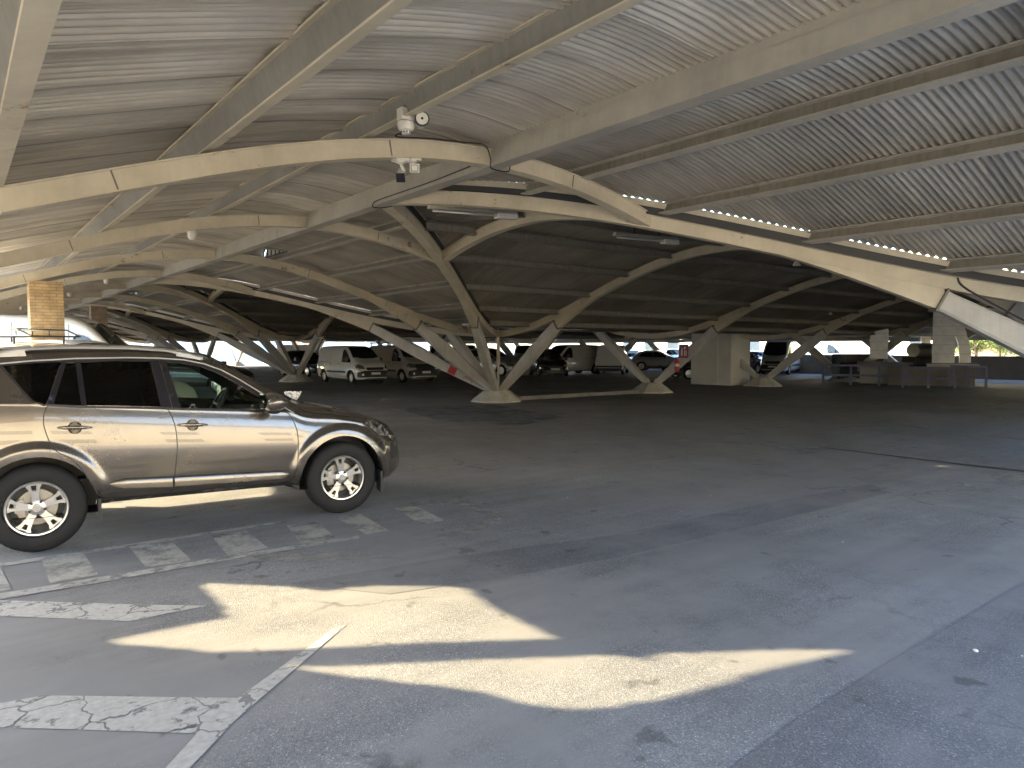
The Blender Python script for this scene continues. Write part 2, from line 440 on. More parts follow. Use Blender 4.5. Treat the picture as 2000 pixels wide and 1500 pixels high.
def inpoly(x, y, P):
    c = False; j = len(P)-1
    for i in range(len(P)):
        if (P[i][1] > y) != (P[j][1] > y) and x < (P[j][0]-P[i][0])*(y-P[i][1])/(P[j][1]-P[i][1])+P[i][0]: c = not c
        j = i
    return c
print('HOLES', [[(round(min(p[0] for p in h), 2), round(max(p[0] for p in h), 2)), (round(min(p[1] for p in h), 2), round(max(p[1] for p in h), 2))] for h in holes])
mb = MB(); nx_, ny_ = 135, 440; xa_, xb_, ya_, yb_ = XL+.05, -4.92, Y0, 6.0
rows = []
for j in range(ny_+1):
    y = ya_+(yb_-ya_)*j/ny_
    rows.append([(xa_+(xb_-xa_)*i/nx_, y, ZS(xa_+(xb_-xa_)*i/nx_)+AMP*.3*math.sin(2*PI*y/.2)) for i in range(nx_+1)])
mb.grid(rows)
mb.f = [f for f in mb.f if not any(inpoly(sum(mb.v[i][0] for i in f)/4, sum(mb.v[i][1] for i in f)/4, h) for h in holes)]
o = obj('roof_sheet', uvmesh(mb, [(v[1], v[0]) for v in mb.v], 'roof_sheet'), M['sheet'], canopy)  # unseen strip, pierced to shape the sunlight

# --- columns: pedestal and splayed spindle legs
M['pedestal'] = simple('pedestal_paint', (.55, .53, .47), .75, var=.35, scale=5, bump=.3)
M['steel_joint'] = simple('joint_plate', (.17, .15, .13), .6)
def leg_mesh(foot, top, w0=.17, wm=.24, w1=.19, h0=.18, hm=.36, h1=.28):
    foot, top = Vector(foot), Vector(top); d = (top-foot).normalized()
    side = d.cross(Vector((0,0,1))).normalized(); nn = side.cross(d).normalized()
    secs = []
    for s, wd, h in ((0, w0, h0), (.12, w0+.02, h0+.05), (.58, wm, hm), (.62, wm, hm), (.97, w1, h1), (1, w1, h1)):
        c = foot+(top-foot)*s; a, b = side*wd/2, nn*h/2; ch = .8
        secs.append([c-a*ch-b, c+a*ch-b, c+a-b*ch, c+a+b*ch, c+a*ch+b, c-a*ch+b, c-a+b*ch, c-a-b*ch])
    return MB().loft(secs)
def haunch(bx, by, dx, dy):
    # plate that thickens the arch down to the head of the leg; (dx,dy) points from the column to the crown
    l = math.hypot(dx, dy); secs = []
    sx, sy = -dy/l*.075, dx/l*.075
    for i in range(9):
        t = 4.0+(5.47-4.0)*i/8; f = (i/8)**1.3
        q = HB-t; px, py = bx+dx*q, by+dy*q
        z1 = RZ(t)+.01; z0 = RZ(t)-.005-.30*f
        secs.append([(px-sx, py-sy, z0), (px+sx, py+sy, z0), (px+sx, py+sy, z1), (px-sx, py-sy, z1)])
    return MB().loft(secs)
def column(bx, by, dirs, saddles=False):
    c = empty('column', (bx, by, 0)); c.parent = canopy
    mb = MB()
    secs = []
    for z, r in ((0, .78), (.05, .76), (.36, .36)):
        secs.append([(r*math.cos(PI/8+PI/4*k)*1.06, r*math.sin(PI/8+PI/4*k)*1.06, z) for k in range(8)])
    mb.loft(secs)
    if saddles:
        for s in (-1, 1): mb.hexa([(-.16, s*.08, .34), (.16, s*.08, .34), (.16, s*.36, .30), (-.16, s*.36, .30), (-.14, s*.2, .36), (.14, s*.2, .36), (.12, s*.27, .54), (-.12, s*.27, .54)])
    obj('pedestal', mb, M['pedestal'], c)
    for dx, dy in dirs:
        l = math.hypot(dx, dy); ux, uy = dx/l, dy/l
        q = HB-5.45
        top = (dx*q, dy*q, 2.30); foot = (ux*.27, uy*.27, .38)
        lg = obj('leg', leg_mesh(foot, top), M['leg'], c)
        # bolted joint plate between leg and arch
        d = (Vector(top)-Vector(foot)).normalized(); sd_ = d.cross(Vector((0,0,1))).normalized(); nn = sd_.cross(d)
        mb = MB(); p = Vector(top)
        mb.loft([[p+d*e-sd_*.115-nn*.165, p+d*e+sd_*.115-nn*.165, p+d*e+sd_*.115+nn*.165, p+d*e-sd_*.115+nn*.165] for e in (-.012, .018)])
        obj('joint_plate', mb, M['steel_joint'], c)
        obj('haunch', haunch(0, 0, dx, dy), M['rib'], c)
    return c
first = None
for by in YB:
    for i, bx in enumerate(XB):
        dirs = [(0, -1), (0, 1)]
        if i == 0: dirs = [(-1, -1), (-1, 0), (-1, 1), (0, -1), (0, 1)]
        c = column(bx, by, dirs, i > 0)
        if i == 0 and abs(by-HB) < .1: first = c
# rain-water pipe beside the nearest column
pp = MB().tube([(8.33, 8.27, 2.3), (8.33, 8.27, 1.12)], .055, 10); obj('downpipe', pp, M['rib'], canopy, smooth=True)
pp = MB().tube([(8.33, 8.27, 1.12), (8.33, 8.27, .3)], .035, 10); obj('downpipe', pp, M['leg'], canopy, smooth=True)
# --- roof ventilators: half-round louvred dormers
for yb in YB[1:4]:
    v = empty('roof_vent', (1.38, yb, RZ(1.38)+RIB_H+.14)); v.parent = canopy
    mb = MB(); r = .86
    pts = [(0, r*math.cos(PI*k/16), .42*math.sin(PI*k/16)) for k in range(17)]
    mb.tube([(p[0], p[1], p[2]) for p in pts], .022, 6); mb.tube([(0, -r, 0), (0, r, 0)], .022, 6)
    for q in (-.55, -.28, 0, .28, .55): mb.tube([(0, q, 0), (0, q, .42*math.sqrt(1-(q/r)**2))], .013, 6)
    obj('vent_frame', mb, M['dark'], v)
    mb = MB()
    for k in range(9):
        z = .03+.043*k; hw = r*math.sqrt(max(0, 1-(z/.42)**2))-.02
        if hw > .05: mb.hexa([(.02, -hw, z), (.06, -hw, z-.035), (.06, hw, z-.035), (.02, hw, z), (.02, -hw, z+.012), (.06, -hw, z-.025), (.06, hw, z-.025), (.02, hw, z+.012)])
    obj('louvre', mb, M['purlin'], v)
    mb = MB(); secs = []
    for x, k in ((0.0, 1.05), (-.5, 1.03), (-1.0, 1.0), (-1.02, .02)):
        secs.append([(x, r*k*math.cos(PI*q/16), .43*k*math.sin(PI*q/16)) for q in range(17)])
    mb.loft(secs, False, False); obj('vent_hood', mb, M['purlin'], v, smooth=True)

obj('sun_stop_board', MB().box(XL-.06, Y0, 1.45, XL-.02, 6.0, 2.78), M['cream_panel'], canopy)  # unseen board added to stop sun leaking in under the left edge

def splice(x, y, z, ang, axis):
    c, s_ = math.cos(ang), math.sin(ang); mb = MB(); secs = []
    for u in (-.006, .006):
        row = []
        for a, b in ((-.072, .012), (.072, .012), (.072, .178), (-.072, .178)):
            du, dz = u*c-b*s_, u*s_+b*c
            row.append((x+du, y+a, z+dz) if axis == 'x' else (x+a, y+du, z+dz))
        secs.append(row)
    return mb.loft(secs)
for y, xs in ((-2.7233, (-3.9, -1.35, 1.2)), (2.7233, (-3.6, -.9, 1.3)), (HB, (-3.8, -1.2, 2.2, 4.4)), (2*HB-2.7233, (-2.5, 1.8))):
    for x in xs: obj('splice_plate', splice(x, y, RZ(x), math.atan(-.88*PI/HB*math.sin(PI*x/HB)), 'x'), M['steel_joint'], canopy)
for x in XB[:3]:
    for q in (-4.4, -1.4, 1.4, 4.4): obj('splice_plate', splice(x, q, RZ(q), math.atan(-.88*PI/HB*math.sin(PI*q/HB)), 'y'), M['steel_joint'], canopy)
# ================================================================== GROUND
def asphalt(name='asphalt', base=(.272, .275, .285), poly=None):
    m, n, b = node_mat(name)
    g = N(n, 'ShaderNodeNewGeometry'); pos = g.outputs['Position']
    def nz(sc, det=6.0, ro=.6, vec=None):
        t = N(n, 'ShaderNodeTexNoise', i_Scale=sc, i_Detail=det, i_Roughness=ro); L(n, vec or pos, t.inputs[0]); return t.outputs[0]
    # aggregate: pale and dark chips
    v = N(n, 'ShaderNodeTexVoronoi', i_Scale=150.0); L(n, pos, v.inputs['Vector'])
    vs = N(n, 'ShaderNodeSeparateColor'); L(n, v.outputs['Color'], vs.inputs[0])
    chips = ramp(n, vs.outputs[0], [(0, .72), (.45, .94), (.8, 1.08), (.94, 1.3), (1, 1.9)])
    big = ramp(n, nz(.22, 5), [(.32, .82), (.68, 1.14)])
    med = ramp(n, nz(1.1, 8, .7), [(.3, .82), (.7, 1.12)])
    mp = N(n, 'ShaderNodeMapping'); mp.inputs['Rotation'].default_value = (0, 0, R_(-12)); mp.inputs['Scale'].default_value = (.35, 4.5, 1); L(n, pos, mp.inputs[0])
    strk = ramp(n, nz(1.0, 6, .65, mp.outputs[0]), [(.35, .86), (.62, 1.1)])
    c = mix(n, base, big.outputs[0], 1.0, 'MULTIPLY'); c = mix(n, c, med.outputs[0], 1.0, 'MULTIPLY'); c = mix(n, c, strk.outputs[0], .8, 'MULTIPLY')
    # worn, polished areas where the chips are rubbed flat and dusty
    worn = ramp(n, nz(.55, 7, .62), [(.44, 0.0), (.56, 1.0)])
    c2 = mix(n, c, chips.outputs[0], 1.0, 'MULTIPLY')
    c3 = mix(n, c, (.28, .27, .26), .35)
    c = mix(n, c2, c3, worn.outputs[0])
    # oil spots and tyre marks
    oil = ramp(n, nz(3.1, 3, .55), [(.655, 1.0), (.70, .62)]); c = mix(n, c, oil.outputs[0], 1.0, 'MULTIPLY')
    # hairline cracks
    dn = N(n, 'ShaderNodeTexNoise', i_Scale=2.0, i_Detail=5.0); L(n, pos, dn.inputs[0])
    vm = N(n, 'ShaderNodeVectorMath', operation='MULTIPLY_ADD'); L(n, dn.outputs['Color'], vm.inputs[0]); vm.inputs[1].default_value = (.7, .7, 0); L(n, pos, vm.inputs[2])
    vc = N(n, 'ShaderNodeTexVoronoi', feature='DISTANCE_TO_EDGE', i_Scale=.55); L(n, vm.outputs[0], vc.inputs['Vector'])
    cr = ramp(n, vc.outputs['Distance'], [(0, .45), (.004, .6), (.009, 1.0)])
    cm = ramp(n, nz(.4, 3), [(.53, 0.0), (.61, 1.0)])
    cc = mix(n, (1, 1, 1), cr.outputs[0], cm.outputs[0]); c = mix(n, c, cc, 1.0, 'MULTIPLY')
    L(n, c, b.inputs['Base Color'])
    rr = ramp(n, worn.outputs[0], [(0, .85), (1, .62)]); L(n, rr.outputs[0], b.inputs['Roughness'])
    b.inputs['Specular IOR Level'].default_value = .4
    bh = N(n, 'ShaderNodeMath', operation='MULTIPLY'); inv = N(n, 'ShaderNodeMath', operation='SUBTRACT', i_0=1.15); L(n, worn.outputs[0], inv.inputs[1])
    L(n, v.outputs['Distance'], bh.inputs[0]); L(n, inv.outputs[0], bh.inputs[1])
    bp = N(n, 'ShaderNodeBump', i_Strength=.5, i_Distance=.006); L(n, bh.outputs[0], bp.inputs['Height']); L(n, bp.outputs[0], b.inputs['Normal'])
    return m
M['asphalt'] = asphalt()
mb = MB().add([(-400, -400, 0), (400, -400, 0), (400, 500, 0), (-400, 500, 0)], [(0, 1, 2, 3)])
tag(obj('ground', mb, M['asphalt']), kind='structure')
def px_poly(pts, z): return [tuple(gz(px, py, z)) for px, py in pts]
def sheet_poly(name, polys, z, mat, kind='structure', label=None):
    bm = bmesh.new()
    for P in polys:
        vs = [bm.verts.new((p[0], p[1], z)) for p in P]; f = bm.faces.new(vs)
    bmesh.ops.recalc_face_normals(bm, faces=bm.faces)
    for f in bm.faces:
        if f.normal.z < 0: f.normal_flip()
    bmesh.ops.triangulate(bm, faces=bm.faces)
    m = bpy.data.meshes.new(name); bm.to_mesh(m); bm.free()
    o = obj(name, m, mat); return tag(o, label, kind=kind)
def worn_paint(name, col, cover=.5, crack=True, soft=.06, sc=5.0):
    m, n, b = node_mat(name)
    g = N(n, 'ShaderNodeNewGeometry'); pos = g.outputs['Position']
    t = N(n, 'ShaderNodeTexNoise', i_Scale=sc, i_Detail=10.0, i_Roughness=.72); L(n, pos, t.inputs[0])
    r = ramp(n, t.outputs[0], [(max(0, .62-cover*.45), 0.0), (max(0, .62-cover*.45)+soft, 1.0)])
    a = r.outputs[0]
    dn = N(n, 'ShaderNodeTexNoise', i_Scale=3.0, i_Detail=6.0); L(n, pos, dn.inputs[0])
    vm = N(n, 'ShaderNodeVectorMath', operation='MULTIPLY_ADD'); L(n, dn.outputs['Color'], vm.inputs[0]); vm.inputs[1].default_value = (.5, .5, 0); L(n, pos, vm.inputs[2])
    if crack:
        vc = N(n, 'ShaderNodeTexVoronoi', feature='DISTANCE_TO_EDGE', i_Scale=3.2); L(n, vm.outputs[0], vc.inputs['Vector'])
        cr = ramp(n, vc.outputs['Distance'], [(.006, 0.0), (.022, 1.0)])
        mm = N(n, 'ShaderNodeMath', operation='MULTIPLY'); L(n, a, mm.inputs[0]); L(n, cr.outputs[0], mm.inputs[1]); a = mm.outputs[0]
    t2 = N(n, 'ShaderNodeTexNoise', i_Scale=30.0, i_Detail=4.0); L(n, pos, t2.inputs[0])
    rr = ramp(n, t2.outputs[0], [(.3, .8), (.7, 1.05)])
    L(n, mix(n, col, rr.outputs[0], 1.0, 'MULTIPLY'), b.inputs['Base Color']); b.inputs['Roughness'].default_value = .7
    L(n, a, b.inputs['Alpha'])
    return m
M['paint_white'] = worn_paint('road_paint_white', (.52, .51, .49), .60, True, .09, 6.0)
M['paint_old'] = worn_paint('road_paint_faded', (.50, .485, .45), .80, False, .28, 3.5)
M['paint_faint'] = worn_paint('road_paint_ghost', (.44, .43, .40), .68, False, .35, 4.0)
M['paint_blue'] = worn_paint('road_paint_blue', (.12, .16, .22), .5, False, .3, 2.0)
sheet_poly('arrow_marking', [px_poly([(-60,1384),(85,1358),(465,1363),(430,1437),(385,1432),(-60,1418)], .004),], .004, M['paint_white'])
sheet_poly('line_marking', [px_poly([(465,1363),(650,1228),(676,1220),(560,1320),(455,1410),(430,1437)], .004), px_poly([(430,1437),(370,1500),(250,1580),(385,1432)], .004)], .004, M['paint_white'])
sheet_poly('arrow_tip_marking', [px_poly([(-60,1170),(60,1174),(250,1180),(405,1183),(330,1197),(255,1213),(-60,1200)], .004)], .004, worn_paint('road_paint_thin', (.58,.57,.54), .5, True))
blocks = [[(82,1094),(164,1082),(192,1122),(98,1140)], [(252,1068),(332,1054),(375,1095),(285,1108)], [(412,1046),(480,1036),(524,1070),(446,1086)], [(560,1026),(620,1018),(656,1050),(588,1062)], [(656,1010),(704,1004),(760,1036),(716,1044)], [(770,992),(812,988),(868,1016),(822,1024)],
          [(-90,1120),(0,1106),(22,1150),(-75,1168)]]
sheet_poly('hatched_marking', [px_poly(b_, .004) for b_ in blocks], .004, M['paint_old'])
sheet_poly('hatched_border', [px_poly([(-80,1112),(320,1052),(560,1016),(560,1020),(320,1057),(-80,1119)], .006), px_poly([(-80,1172),(190,1128),(440,1086),(700,1046),(702,1051),(440,1094),(190,1138),(-80,1184)], .006)], .006, worn_paint('road_paint_border', (.50,.49,.46), .78, False, .25, 6.0))
sheet_poly('ghost_marking', [px_poly([(420,1093),(540,1076),(700,1080),(785,1089),(650,1094),(560,1098)], .004), px_poly([(800,982),(900,970),(985,1010),(930,1040),(860,1052),(850,1046),(920,1030),(955,1008),(885,984),(806,990)], .004),
    px_poly([(1545,873),(1640,868),(1650,872),(1556,879)], .004), px_poly([(1870,940),(2010,976),(2010,982),(1880,948)], .004), px_poly([(1940,789),(1996,780),(1998,783),(1945,792)], .004), px_poly([(1924,819),(1956,815),(1958,818),(1930,822)], .004), px_poly([(1930,930),(2010,925),(2010,940),(1960,944)], .004), px_poly([(1330,858),(1480,866),(1600,884),(1602,887),(1478,869),(1330,861)], .004), px_poly([(1700,822),(2010,858),(2010,861),(1700,824)], .004), px_poly([(1640,834),(1720,830),(1722,832),(1644,836)], .004), px_poly([(1180,850),(1240,848),(1240,851),(1185,853)], .004)], .004, M['paint_faint'])
sheet_poly('blue_bay_marking', [px_poly([(770,797),(960,790),(1105,815),(1010,832),(860,822)], .004)], .004, M['paint_blue'])
# repair patches of newer, smoother asphalt
M['patch'] = asphalt('asphalt_patch', (.205, .21, .225))
sheet_poly('asphalt_repair', [px_poly([(560,1140),(900,1085),(1200,1045),(1480,985),(1700,945),(1740,962),(1500,1020),(1200,1090),(980,1128),(760,1160)], .003), px_poly([(1400,1520),(1560,1400),(1790,1260),(1960,1160),(2100,1080),(2300,1200),(2100,1600)], .003)], .003, M['patch'])
M['joint'] = simple('joint_tar', (.06, .06, .06), .7)
sheet_poly('tar_joint', [px_poly([(1612,873.5),(1700,884),(1850,902),(2010,920),(2010,923),(1850,904.5),(1700,886),(1612,875)], .005)], .005, M['joint'])
# low kerb that ties the columns of the row together
M['kerb'] = simple('kerb_concrete', (.27, .26, .245), .85, var=.45, scale=3, bump=.4)
k0 = 9.1
for i, x in enumerate(XB[:-1]):
    xa, xb = x+.85, XB[i+1]-.85; nseg = 6
    for s in range(1):
        mb = MB().hexa([(xa, HB-.14, 0), (xb, HB-.14, 0), (xb, HB+.14, 0), (xa, HB+.14, 0), (xa, HB-.11, .12), (xb, HB-.11, .12), (xb, HB+.11, .12), (xa, HB+.11, .12)])
        if i == 0: tag(obj('kerb', mb, M['kerb']), 'low chipped concrete kerb running between the nearest two column feet', 'kerb')

M['concrete'] = simple('forecourt_concrete', (.60, .55, .46), .85, var=.25, scale=.6)
mb = MB().add([(-120,-90,.004),(-8.6,-90,.004),(-8.6,90,.004),(-120,90,.004)],[(0,1,2,3)]).add([(-8.6,-90,.004),(70,-90,.004),(70,-13.2,.004),(-8.6,-13.2,.004)],[(0,1,2,3)]).add([(-8.6,58.6,.004),(70,58.6,.004),(70,95,.004),(-8.6,95,.004)],[(0,1,2,3)]).add([(38.6,-13.2,.004),(120,-13.2,.004),(120,58.6,.004),(38.6,58.6,.004)],[(0,1,2,3)])
tag(obj('forecourt', mb, M['concrete']), kind='structure')
# ================================================================== VEHICLES
from mathutils.bvhtree import BVHTree
def lerp_pts(P, x):
    if x <= P[0][0]: return P[0][1]
    for (a, b), (c, d) in zip(P, P[1:]):
        if x <= c: return b+(d-b)*(x-a)/(c-a)
    return P[-1][1]
def smooth_pts(P, x, e=.05):
    return (lerp_pts(P, x-e)+lerp_pts(P, x)*2+lerp_pts(P, x+e))/4
def glossy_paint(name, col, metal=.6, rough=.28, flake=True, coat=1.0):
    m, n, b = node_mat(name)
    b.inputs['Base Color'].default_value = (*col, 1); b.inputs['Metallic'].default_value = metal; b.inputs['Roughness'].default_value = rough
    b.inputs['Coat Weight'].default_value = coat; b.inputs['Coat Roughness'].default_value = .02
    tc = N(n, 'ShaderNodeTexCoord'); t = N(n, 'ShaderNodeTexNoise', i_Scale=2.5, i_Detail=7.0, i_Roughness=.7); L(n, tc.outputs['Object'], t.inputs[0])
    r = ramp(n, t.outputs[0], [(.35, rough*.85), (.7, rough*1.35)]); L(n, r.outputs[0], b.inputs['Roughness'])
    sp = N(n, 'ShaderNodeSeparateXYZ'); L(n, tc.outputs['Object'], sp.inputs[0])
    # road dust thickens towards the sills
    mr = N(n, 'ShaderNodeMapRange'); L(n, sp.outputs[2], mr.inputs[0]); mr.inputs[1].default_value = .75; mr.inputs[2].default_value = .2; mr.inputs[3].default_value = 0; mr.inputs[4].default_value = .45
    mu = N(n, 'ShaderNodeMath', operation='MULTIPLY'); L(n, mr.outputs[0], mu.inputs[0]); L(n, t.outputs[0], mu.inputs[1])
    L(n, mix(n, col, (.22, .19, .15), mu.outputs[0]), b.inputs['Base Color'])
    return m
def glass(name, tint, spec=1.0):
    m = bpy.data.materials.new(name); m.use_nodes = True; n = m.node_tree; n.nodes.clear()
    o = n.nodes.new('ShaderNodeOutputMaterial'); tr = n.nodes.new('ShaderNodeBsdfTransparent'); tr.inputs[0].default_value = (*tint, 1)
    gl = n.nodes.new('ShaderNodeBsdfGlossy'); gl.inputs['Roughness'].default_value = .02
    fr = n.nodes.new('ShaderNodeFresnel'); fr.inputs[0].default_value = 1.5
    mx = n.nodes.new('ShaderNodeMixShader'); L(n, fr.outputs[0], mx.inputs[0]); L(n, tr.outputs[0], mx.inputs[1]); L(n, gl.outputs[0], mx.inputs[2]); L(n, mx.outputs[0], o.inputs[0])
    return m
M['glass_clear'] = glass('window_glass', (.66, .80, .74)); M['glass_dark'] = glass('privacy_glass', (.035, .035, .04))
M['glass_far'] = simple('vehicle_glass', (.012, .014, .016), .05, 0, .8)
M['tyre'] = simple('tyre_rubber', (.011, .011, .012), .75, var=.3, scale=12, bump=.2)
M['alloy'] = simple('alloy_rim', (.62, .61, .60), .28, .85)
M['trim'] = simple('black_trim', (.025, .025, .028), .45)
M['trim_gloss'] = simple('black_pillar', (.02, .02, .025), .15)
M['chrome'] = simple('chrome_strip', (.75, .74, .72), .12, 1)
M['seat'] = simple('seat_fabric', (.05, .05, .052), .9)
M['plate'] = simple('licence_plate', (.75, .74, .68), .4)
M['lamp_glass'] = simple('headlamp', (.55, .55, .53), .12, .5, .8)
M['red'] = simple('red_paint', (.45, .03, .03), .5)
M['steelgrey'] = simple('brake_disc', (.35, .33, .31), .4, .8)
M['rack'] = simple('rack_silver', (.55, .55, .54), .35, .6)

class Body:
    def __init__(s, top, bot, plan, belt, W, ye=(.72, .86), bulge=.0, edge=.11, tuck=.05, flares=None, roof=None):
        s.top, s.bot, s.plan, s.belt, s.W, s.ye, s.edge, s.tuck, s.fl = top, bot, plan, belt, W, ye, edge, tuck, flares or []
        s.x0, s.x1 = top[0][0], top[-1][0]; s.roofz = max(p[1] for p in top)
    def section(s, X):
        zt = smooth_pts(s.top, X, .04); zb = smooth_pts(s.bot, X, .04); k = lerp_pts(s.plan, X); W = s.W*k
        zt = max(zt, zb+.06)
        eg = lerp_pts(s.edge, X) if isinstance(s.edge, list) else s.edge; ze = max(zt-eg, zb+(zt-zb)*.75); be = min(lerp_pts(s.belt, X), ze-.05)
        be = max(be, zb+.04)
        f = min(1, max(0, (zt-.95*be)/(s.roofz-.95*be)))
        ye = W*(s.ye[1]+(s.ye[0]-s.ye[1])*f)
        sh = be-.17
        pts = [(W-s.tuck-.03, zb), (W-s.tuck*.3, zb+(be-zb)*.16), (W-.004, zb+(be-zb)*.38), (W, zb+(be-zb)*.56), (W-.009, zb+(be-zb)*.72), (W-.027, zb+(be-zb)*.87), (W-.043, be-.03), (W-.052, be+.01)]
        a = W-.052
        for q in (.3, .6, .85): pts.append((a+(ye-a)*(q**1.12), be+.01+(ze-be-.01)*q))
        pts += [(ye, ze), (ye-.05*k, zt-eg*.42), (ye-.16*k, zt-eg*.12), (ye*.55, zt), (0, zt+.012)]
        return pts
    def fine(s, X, n=5):
        P = s.section(X); out = []
        for i in range(len(P)-1):
            p0 = P[max(i-1, 0)]; p1 = P[i]; p2 = P[i+1]; p3 = P[min(i+2, len(P)-1)]
            for q in range(n):
                t = q/n
                out.append(tuple(.5*((2*p1[d])+(-p0[d]+p2[d])*t+(2*p0[d]-5*p1[d]+4*p2[d]-p3[d])*t*t+(-p0[d]+3*p1[d]-3*p2[d]+p3[d])*t**3) for d in (0, 1)))
        out.append(P[-1]); return out
def flare(B, X, y, z, wheels, rarch, zc):
    for wx in wheels:
        d = math.hypot(X-wx, z-zc)
        if z < 1.0 and B.fl and y > .5:
            q = max(0, min(1, 1-(d-rarch-.055)/.075)); y += B.fl[0]*q*q*(3-2*q)
    return y
def inside(x, y, P): return inpoly(x, y, P)
def nearest_on(P, x, y):
    best = (1e9, x, y)
    for i in range(len(P)):
        ax, ay = P[i-1]; bx, by = P[i]; dx, dy = bx-ax, by-ay; l = dx*dx+dy*dy
        t = max(0, min(1, ((x-ax)*dx+(y-ay)*dy)/l)) if l else 0
        qx, qy = ax+t*dx, ay+t*dy; d = math.hypot(qx-x, qy-y)
        if d < best[0]: best = (d, qx, qy)
    return best
def circ(cx, cz, r, n=40, a0=0, a1=2*PI): return [(cx+r*math.cos(a0+(a1-a0)*i/n), cz+r*math.sin(a0+(a1-a0)*i/n)) for i in range(n if abs(a1-a0-2*PI) < 1e-6 else n+1)]
def arch_poly(cx, r, zc=.36): return [(cx-r, -.3)]+[(cx-r*math.cos(PI*i/24), zc+r*math.sin(PI*i/24)) for i in range(25)]+[(cx+r, -.3)]
def build_body(B, step, wheels, rarch, cuts, nfine=5, zc=.36):
    nx = int((B.x1-B.x0)/step); Xs = [B.x0+(B.x1-B.x0)*(.5-.5*math.cos(PI*i/nx)) if False else B.x0+(B.x1-B.x0)*i/nx for i in range(nx+1)]
    # extra stations near nose and tail
    Xs = sorted(set([round(x, 4) for x in Xs]+[round(B.x1-d, 4) for d in (.004, .012, .025, .04, .06, .085)]+[round(B.x0+d, 4) for d in (.004, .012, .025, .04, .06, .085)]))
    rows = []
    for X in Xs:
        F = B.fine(X, nfine)
        r = []
        for (y, z) in F:
            y = flare(B, X, y, z, wheels, rarch, zc)
            r.append([X, -y, z])
        r += [[p[0], -p[1], p[2]] for p in reversed(r[:-1])]
        rows.append(r)
    polys = [arch_poly(wx, rarch, zc) for wx in wheels]+list(cuts)
    thr = max(step*.62, .010)
    for r in rows:
        for p in r:
            if abs(p[1]) < .35: continue
            for P in polys:
                d, qx, qz = nearest_on(P, p[0], p[2])
                if d < thr and qz > -.2: p[0], p[2] = qx, qz; break
    mb = MB().grid(rows)
    keep = []
    for f in mb.f:
        c = [sum(mb.v[i][k] for i in f)/4 for k in range(3)]
        if abs(c[1]) > .35 and any(inside(c[0], c[2], P) for P in polys): continue
        keep.append(f)
    mb.f = keep
    nr = len(rows[0])
    mb.f.append(tuple(range(nr))); mb.f.append(tuple((len(rows)-1)*nr+j for j in reversed(range(nr))))
    return mb
def bvh_of(B, step=.05, wheels=(), rarch=.4, zc=.36):
    rows = []
    nx = int((B.x1-B.x0)/step)
    for X in [B.x0+(B.x1-B.x0)*i/nx for i in range(nx+1)]+[]:
        F = [(flare(B, X, y, z, wheels, rarch, zc), z) for y, z in B.fine(X, 5)]; r = [(X, -y, z) for y, z in F]; r += [(a, -b, c) for a, b, c in reversed(r[:-1])]; rows.append(r)
    mb = MB().grid(rows); nr = len(rows[0]); mb.f.append(tuple(range(nr))); mb.f.append(tuple((len(rows)-1)*nr+j for j in reversed(range(nr))))
    return BVHTree.FromPolygons(mb.v, mb.f)
def project(T, a, b, plane, off):
    if plane in ('R', 'L'):
        s = -1 if plane == 'R' else 1; o, d = Vector((a, s*3, b)), Vector((0, -s, 0))
    elif plane == 'F': o, d = Vector((9, a, b)), Vector((-1, 0, 0))
    elif plane == 'B': o, d = Vector((-6, a, b)), Vector((1, 0, 0))
    else: o, d = Vector((a, b, 5)), Vector((0, 0, -1))
    h = T.ray_cast(o, d)
    if h[0] is None:
        h = T.find_nearest(o+d*(o.length-0.5 if False else 2.1)); p = h[0]
        if plane in ('R', 'L'): p = Vector((a, p.y, b))
        elif plane in ('F', 'B'): p = Vector((p.x, a, b))
        else: p = Vector((a, b, p.z))
        return p-d*off
    return h[0]-d*off
def patch(T, poly, plane, off=.004, cell=.05, thick=None):
    xs = [p[0] for p in poly]; ys = [p[1] for p in poly]
    nx = max(2, int((max(xs)-min(xs))/cell)); ny = max(2, int((max(ys)-min(ys))/cell))
    dx = (max(xs)-min(xs))/nx; dy = (max(ys)-min(ys))/ny
    G = {}; th = max(dx, dy)*.55
    for i in range(nx+1):
        for j in range(ny+1):
            x, y = min(xs)+dx*i, min(ys)+dy*j; d, qx, qy = nearest_on(poly, x, y)
            ins = inside(x, y, poly)
            if d < th or not ins: x, y = qx, qy
            G[i, j] = (x, y, ins or d < th)
    mb = MB(); idx = {}
    def vid(k):
        if k not in idx: idx[k] = len(mb.v); mb.v.append(tuple(project(T, G[k][0], G[k][1], plane, off)))
        return idx[k]
    for i in range(nx):
        for j in range(ny):
            ks = [(i, j), (i+1, j), (i+1, j+1), (i, j+1)]
            cx = sum(G[k][0] for k in ks)/4; cy = sum(G[k][1] for k in ks)/4
            if inside(cx, cy, poly) and sum(G[k][2] for k in ks) >= 3: mb.f.append(tuple(vid(k) for k in ks))
    return mb
def seam(T, pts, plane, wd=.007, off=.0022, sub=6):
    # thin dark gap line following the body
    P = []
    for (a, b) in zip(pts, pts[1:]):
        for q in range(sub): P.append((a[0]+(b[0]-a[0])*q/sub, a[1]+(b[1]-a[1])*q/sub))
    P.append(pts[-1]); rows = []
    for i, p in enumerate(P):
        a, b = P[max(i-1, 0)], P[min(i+1, len(P)-1)]; dx, dy = b[0]-a[0], b[1]-a[1]; l = math.hypot(dx, dy) or 1
        nx, ny = -dy/l*wd/2, dx/l*wd/2
        rows.append([tuple(project(T, p[0]+nx, p[1]+ny, plane, off)), tuple(project(T, p[0]-nx, p[1]-ny, plane, off))])
    return MB().grid(rows)
